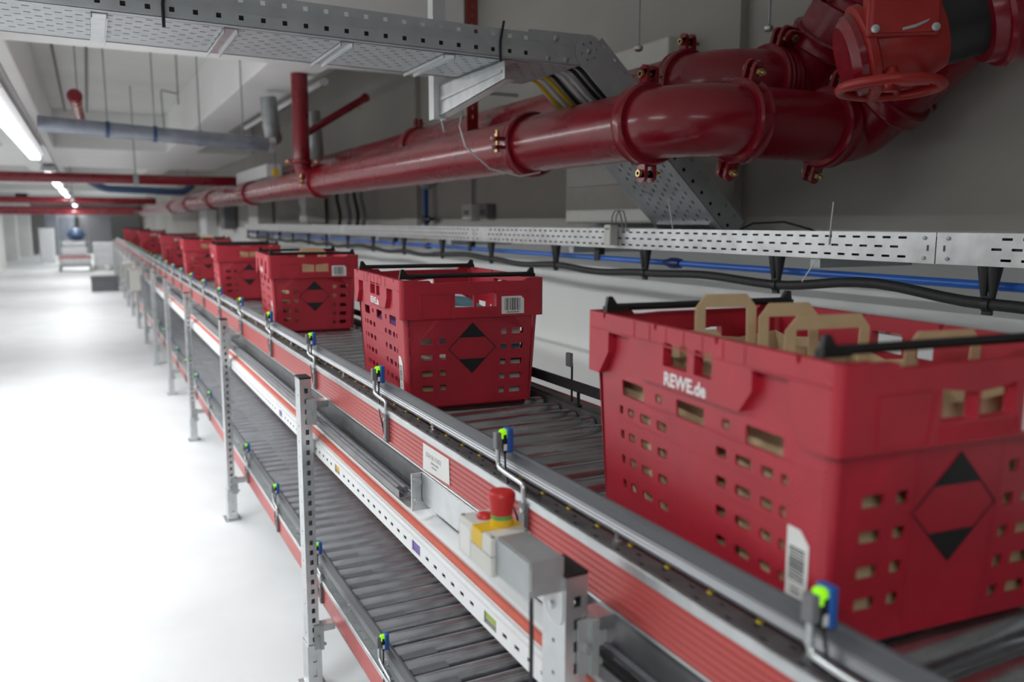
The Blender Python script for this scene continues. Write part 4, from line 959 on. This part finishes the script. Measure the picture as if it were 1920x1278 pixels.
t = thing('sprinkler_drop', 'red sprinkler pipe end with a brass collar hanging in the ceiling coffer', 'pipe', (-.93, 8.2, 0))
MB().tube([(.02, 1.0, 2.45), (-.02, -.35, 2.56)], .045, 14).build('pipe_run', M['pipe'], t)
MB().lathe((-.02, -.35, 2.56), (-.03, -1, .08), [(-.06, .046), (-.055, .058), (.0, .06), (.02, .04)], 14).build('end_cap', M['pipe'], t)
MB().lathe((-.012, -.1, 2.54), (-.03, -1, .08), [(-.03, .046), (-.03, .05), (.03, .05), (.03, .046)], 14).build('collar', M['brass'], t)
MB().tube([(.0, .3, 2.5), (.0, .3, 3.2)], .006, 6).build('hanger_rod', M['galvdull'], t)
for (x, l) in ((-1.12, 'left thin conduit running up in the ceiling coffer'), (-.83, 'thin conduit in the ceiling coffer beside the red sprinkler pipe')):
    tag(MB().tube([(x, 7.2, 3.185), (x, 14.3, 3.185)], .014, 6).build('conduit', M['greycable'], None), l, 'conduit')
t = thing('conduit_bracket', 'thin grey angled conduit bracket hanging in the right half of the coffer', 'conduit', (-.25, 7.6, 0))
MB().tube(round_path([(-.05, 0, 2.2), (-.06, 0, 2.62), (.10, .3, 2.64)], .03), .008, 6).build('bent_rod', M['galvdull'], t); MB().tube([(.10, .3, 2.55), (.10, .3, 3.2)], .008, 6).build('rod', M['galvdull'], t)
for i, (x, y, z, l) in enumerate(((.50, 7.3, 2.30, 'silver flexible pipe bend beside the vertical red pipe, upper one'), (.74, 6.8, 2.14, 'silver insulated pipe bend beside the vertical red pipe, lower one'))):
    tag(MB().tube(round_path([(x, y, z+.28), (x+.02, y, z), (x+.10, y+.3, z-.02)], .12), .07, 14).build('insulated_pipe', M['galvdull'], None), l, 'pipe')
tag(MB().tube([(.70, 6.2, 2.56), (.70, 9.6, 2.56)], .03, 10).build('steel_conduit', M['galv'], None), 'bright steel conduit running along the lower edge of the white ceiling beam', 'conduit')

# ================================================================== FAR END OF THE AISLE
t = thing('storage_crate', 'dark grey empty crate standing on the floor in the aisle', 'crate', (-.665, 20.6, 0))
q = MB(); 
for s in (-1, 1): q.box(s*.26, s*.275, -.19, .19, 0, .33); q.box(-.275, .275, s*.19, s*.2, 0, .33)
q.box(-.26, .26, -.19, .19, 0, .012); q.build('shell', M['pad'], t, False)
q = MB(); q.box(-.29, .29, -.215, -.2005, .29, .33); q.box(-.29, .29, .2005, .215, .29, .33); q.box(-.29, -.2755, -.2, .2, .29, .33); q.box(.2755, .29, -.2, .2, .29, .33); q.build('rim', M['greypl'], t, False)
t = thing('roll_container', 'tall silver roll container loaded with white packs and a grey ball of film', 'roll container', (-1.35, 29.5, 0))
for x in (-.42, .42):
    for y in (-.35, .35):
        MB().tube([(x, y, .16), (x, y, 1.75)], .018, 8).build('frame_tube', M['galv'], t)
        MB().lathe((x, y, .08), (1, 0, 0), [(-.025, .07), (.025, .07)], 14).build('caster', M['rubber'], t)
bx('base', M['galvdull'], (-.46, .46, -.4, .4, .15, .19), t)
bx('red_bar', M['estop'], (-.44, .46, -.425, -.401, .42, .47), t)
for z in (.9, 1.7): bx('cross_bar', M['galv'], (-.42, .42, -.36, -.34, z, z+.03), t)
for (z, h, w_, l) in ((.191, .30, .40, 'wrapped white pack lowest in the roll container'), (.51, .24, .36, 'wrapped white pack in the middle of the roll container'), (.77, .16, .32, 'wrapped white pack topmost in the roll container')):
    tag(MB().box(-1.35-w_, -1.35+w_, 29.2, 29.8, z, z+h).build('wrapped_pack', M['wrap'], None, False, .03), l, 'pack')
tag(MB().lathe((-1.28, 29.45, .935), (0, 0, 1), [(0, .08), (.07, .2), (.2, .27), (.33, .2), (.4, .07)], 20).build('film_ball', M['bluegrey'], None), 'blue-grey ball of film on the packs in the roll container', 'ball')
t = thing('pallet', 'pale pallet under the stacked white boxes at the end of the aisle', 'pallet', (-.38, 29.9, 0))
for y in (-.38, 0, .38): bx('runner', M['box'], (-.5, .5, y-.05, y+.05, 0, .10), t)
bx('deck', M['box'], (-.5, .5, -.44, .44, .10, .13), t)
for k in range(3): tag(bx('white_box', M['wrap'], (-.83, .05, 29.52, 30.28, .1305+.25*k, .1305+.25*k+.248), None, .012), 'large white box on the pallet at the aisle end, ' + ('lowest', 'middle', 'topmost')[k] + ' of its stack', 'box', 'white boxes stacked on the far pallet')
for (x, z, l) in ((-.45, .09, 'white rolled pack on the floor before the far pallet'), (-.12, .12, 'second white rolled pack on the floor before the far pallet, by the posts')):
    tag(MB().lathe((x, 29.2, z), (0, 1, 0), [(0, z*.7), (.02, z*.98), (.25, z*.98), (.27, z*.7)], 16).build('rolled_pack', M['wrap'], None), l, 'pack')
for (x, y, w_, h, mt, l) in ((-2.35, 36, .5, 1.3, 'wrap', 'tall white cabinet standing on the left at the aisle end'), (-2.1, 44, 1.2, 2.2, 'duct', 'large grey cabinet at the far end wall'), (-.6, 46, 1.4, 1.9, 'greypl', 'grey shelf unit at the far end of the aisle')):
    t = thing('far_cabinet', l, 'cabinet', (x, y, 0)); bx('body', M[mt], (-w_/2, w_/2, -.3, .3, 0, h), t); bx('door', M[mt], (-w_/2+.03, w_/2-.03, -.32, -.301, .1, h-.05), t)
for k, (y, l) in enumerate(((10.9, 'motor box hanging on the conveyor posts near the sixth post'), (12.6, 'motor box hanging on the conveyor posts near the seventh post'))):
    t = thing('motor_box', l, 'motor box', (-.462, y, .72)); MB().box(-.06, .06, -.12, .12, 0, .26).build('box_body', M['box'], t, False, .006); bx('box_lid', M['greypl'], (-.066, -.0601, -.1, .1, .02, .24), t)
    bx('fixing_plate', M['galvdull'], (.0601, .075, -.1, .7 if k == 0 else .5, .1, .16), t)
bpy.context.view_layer.update()
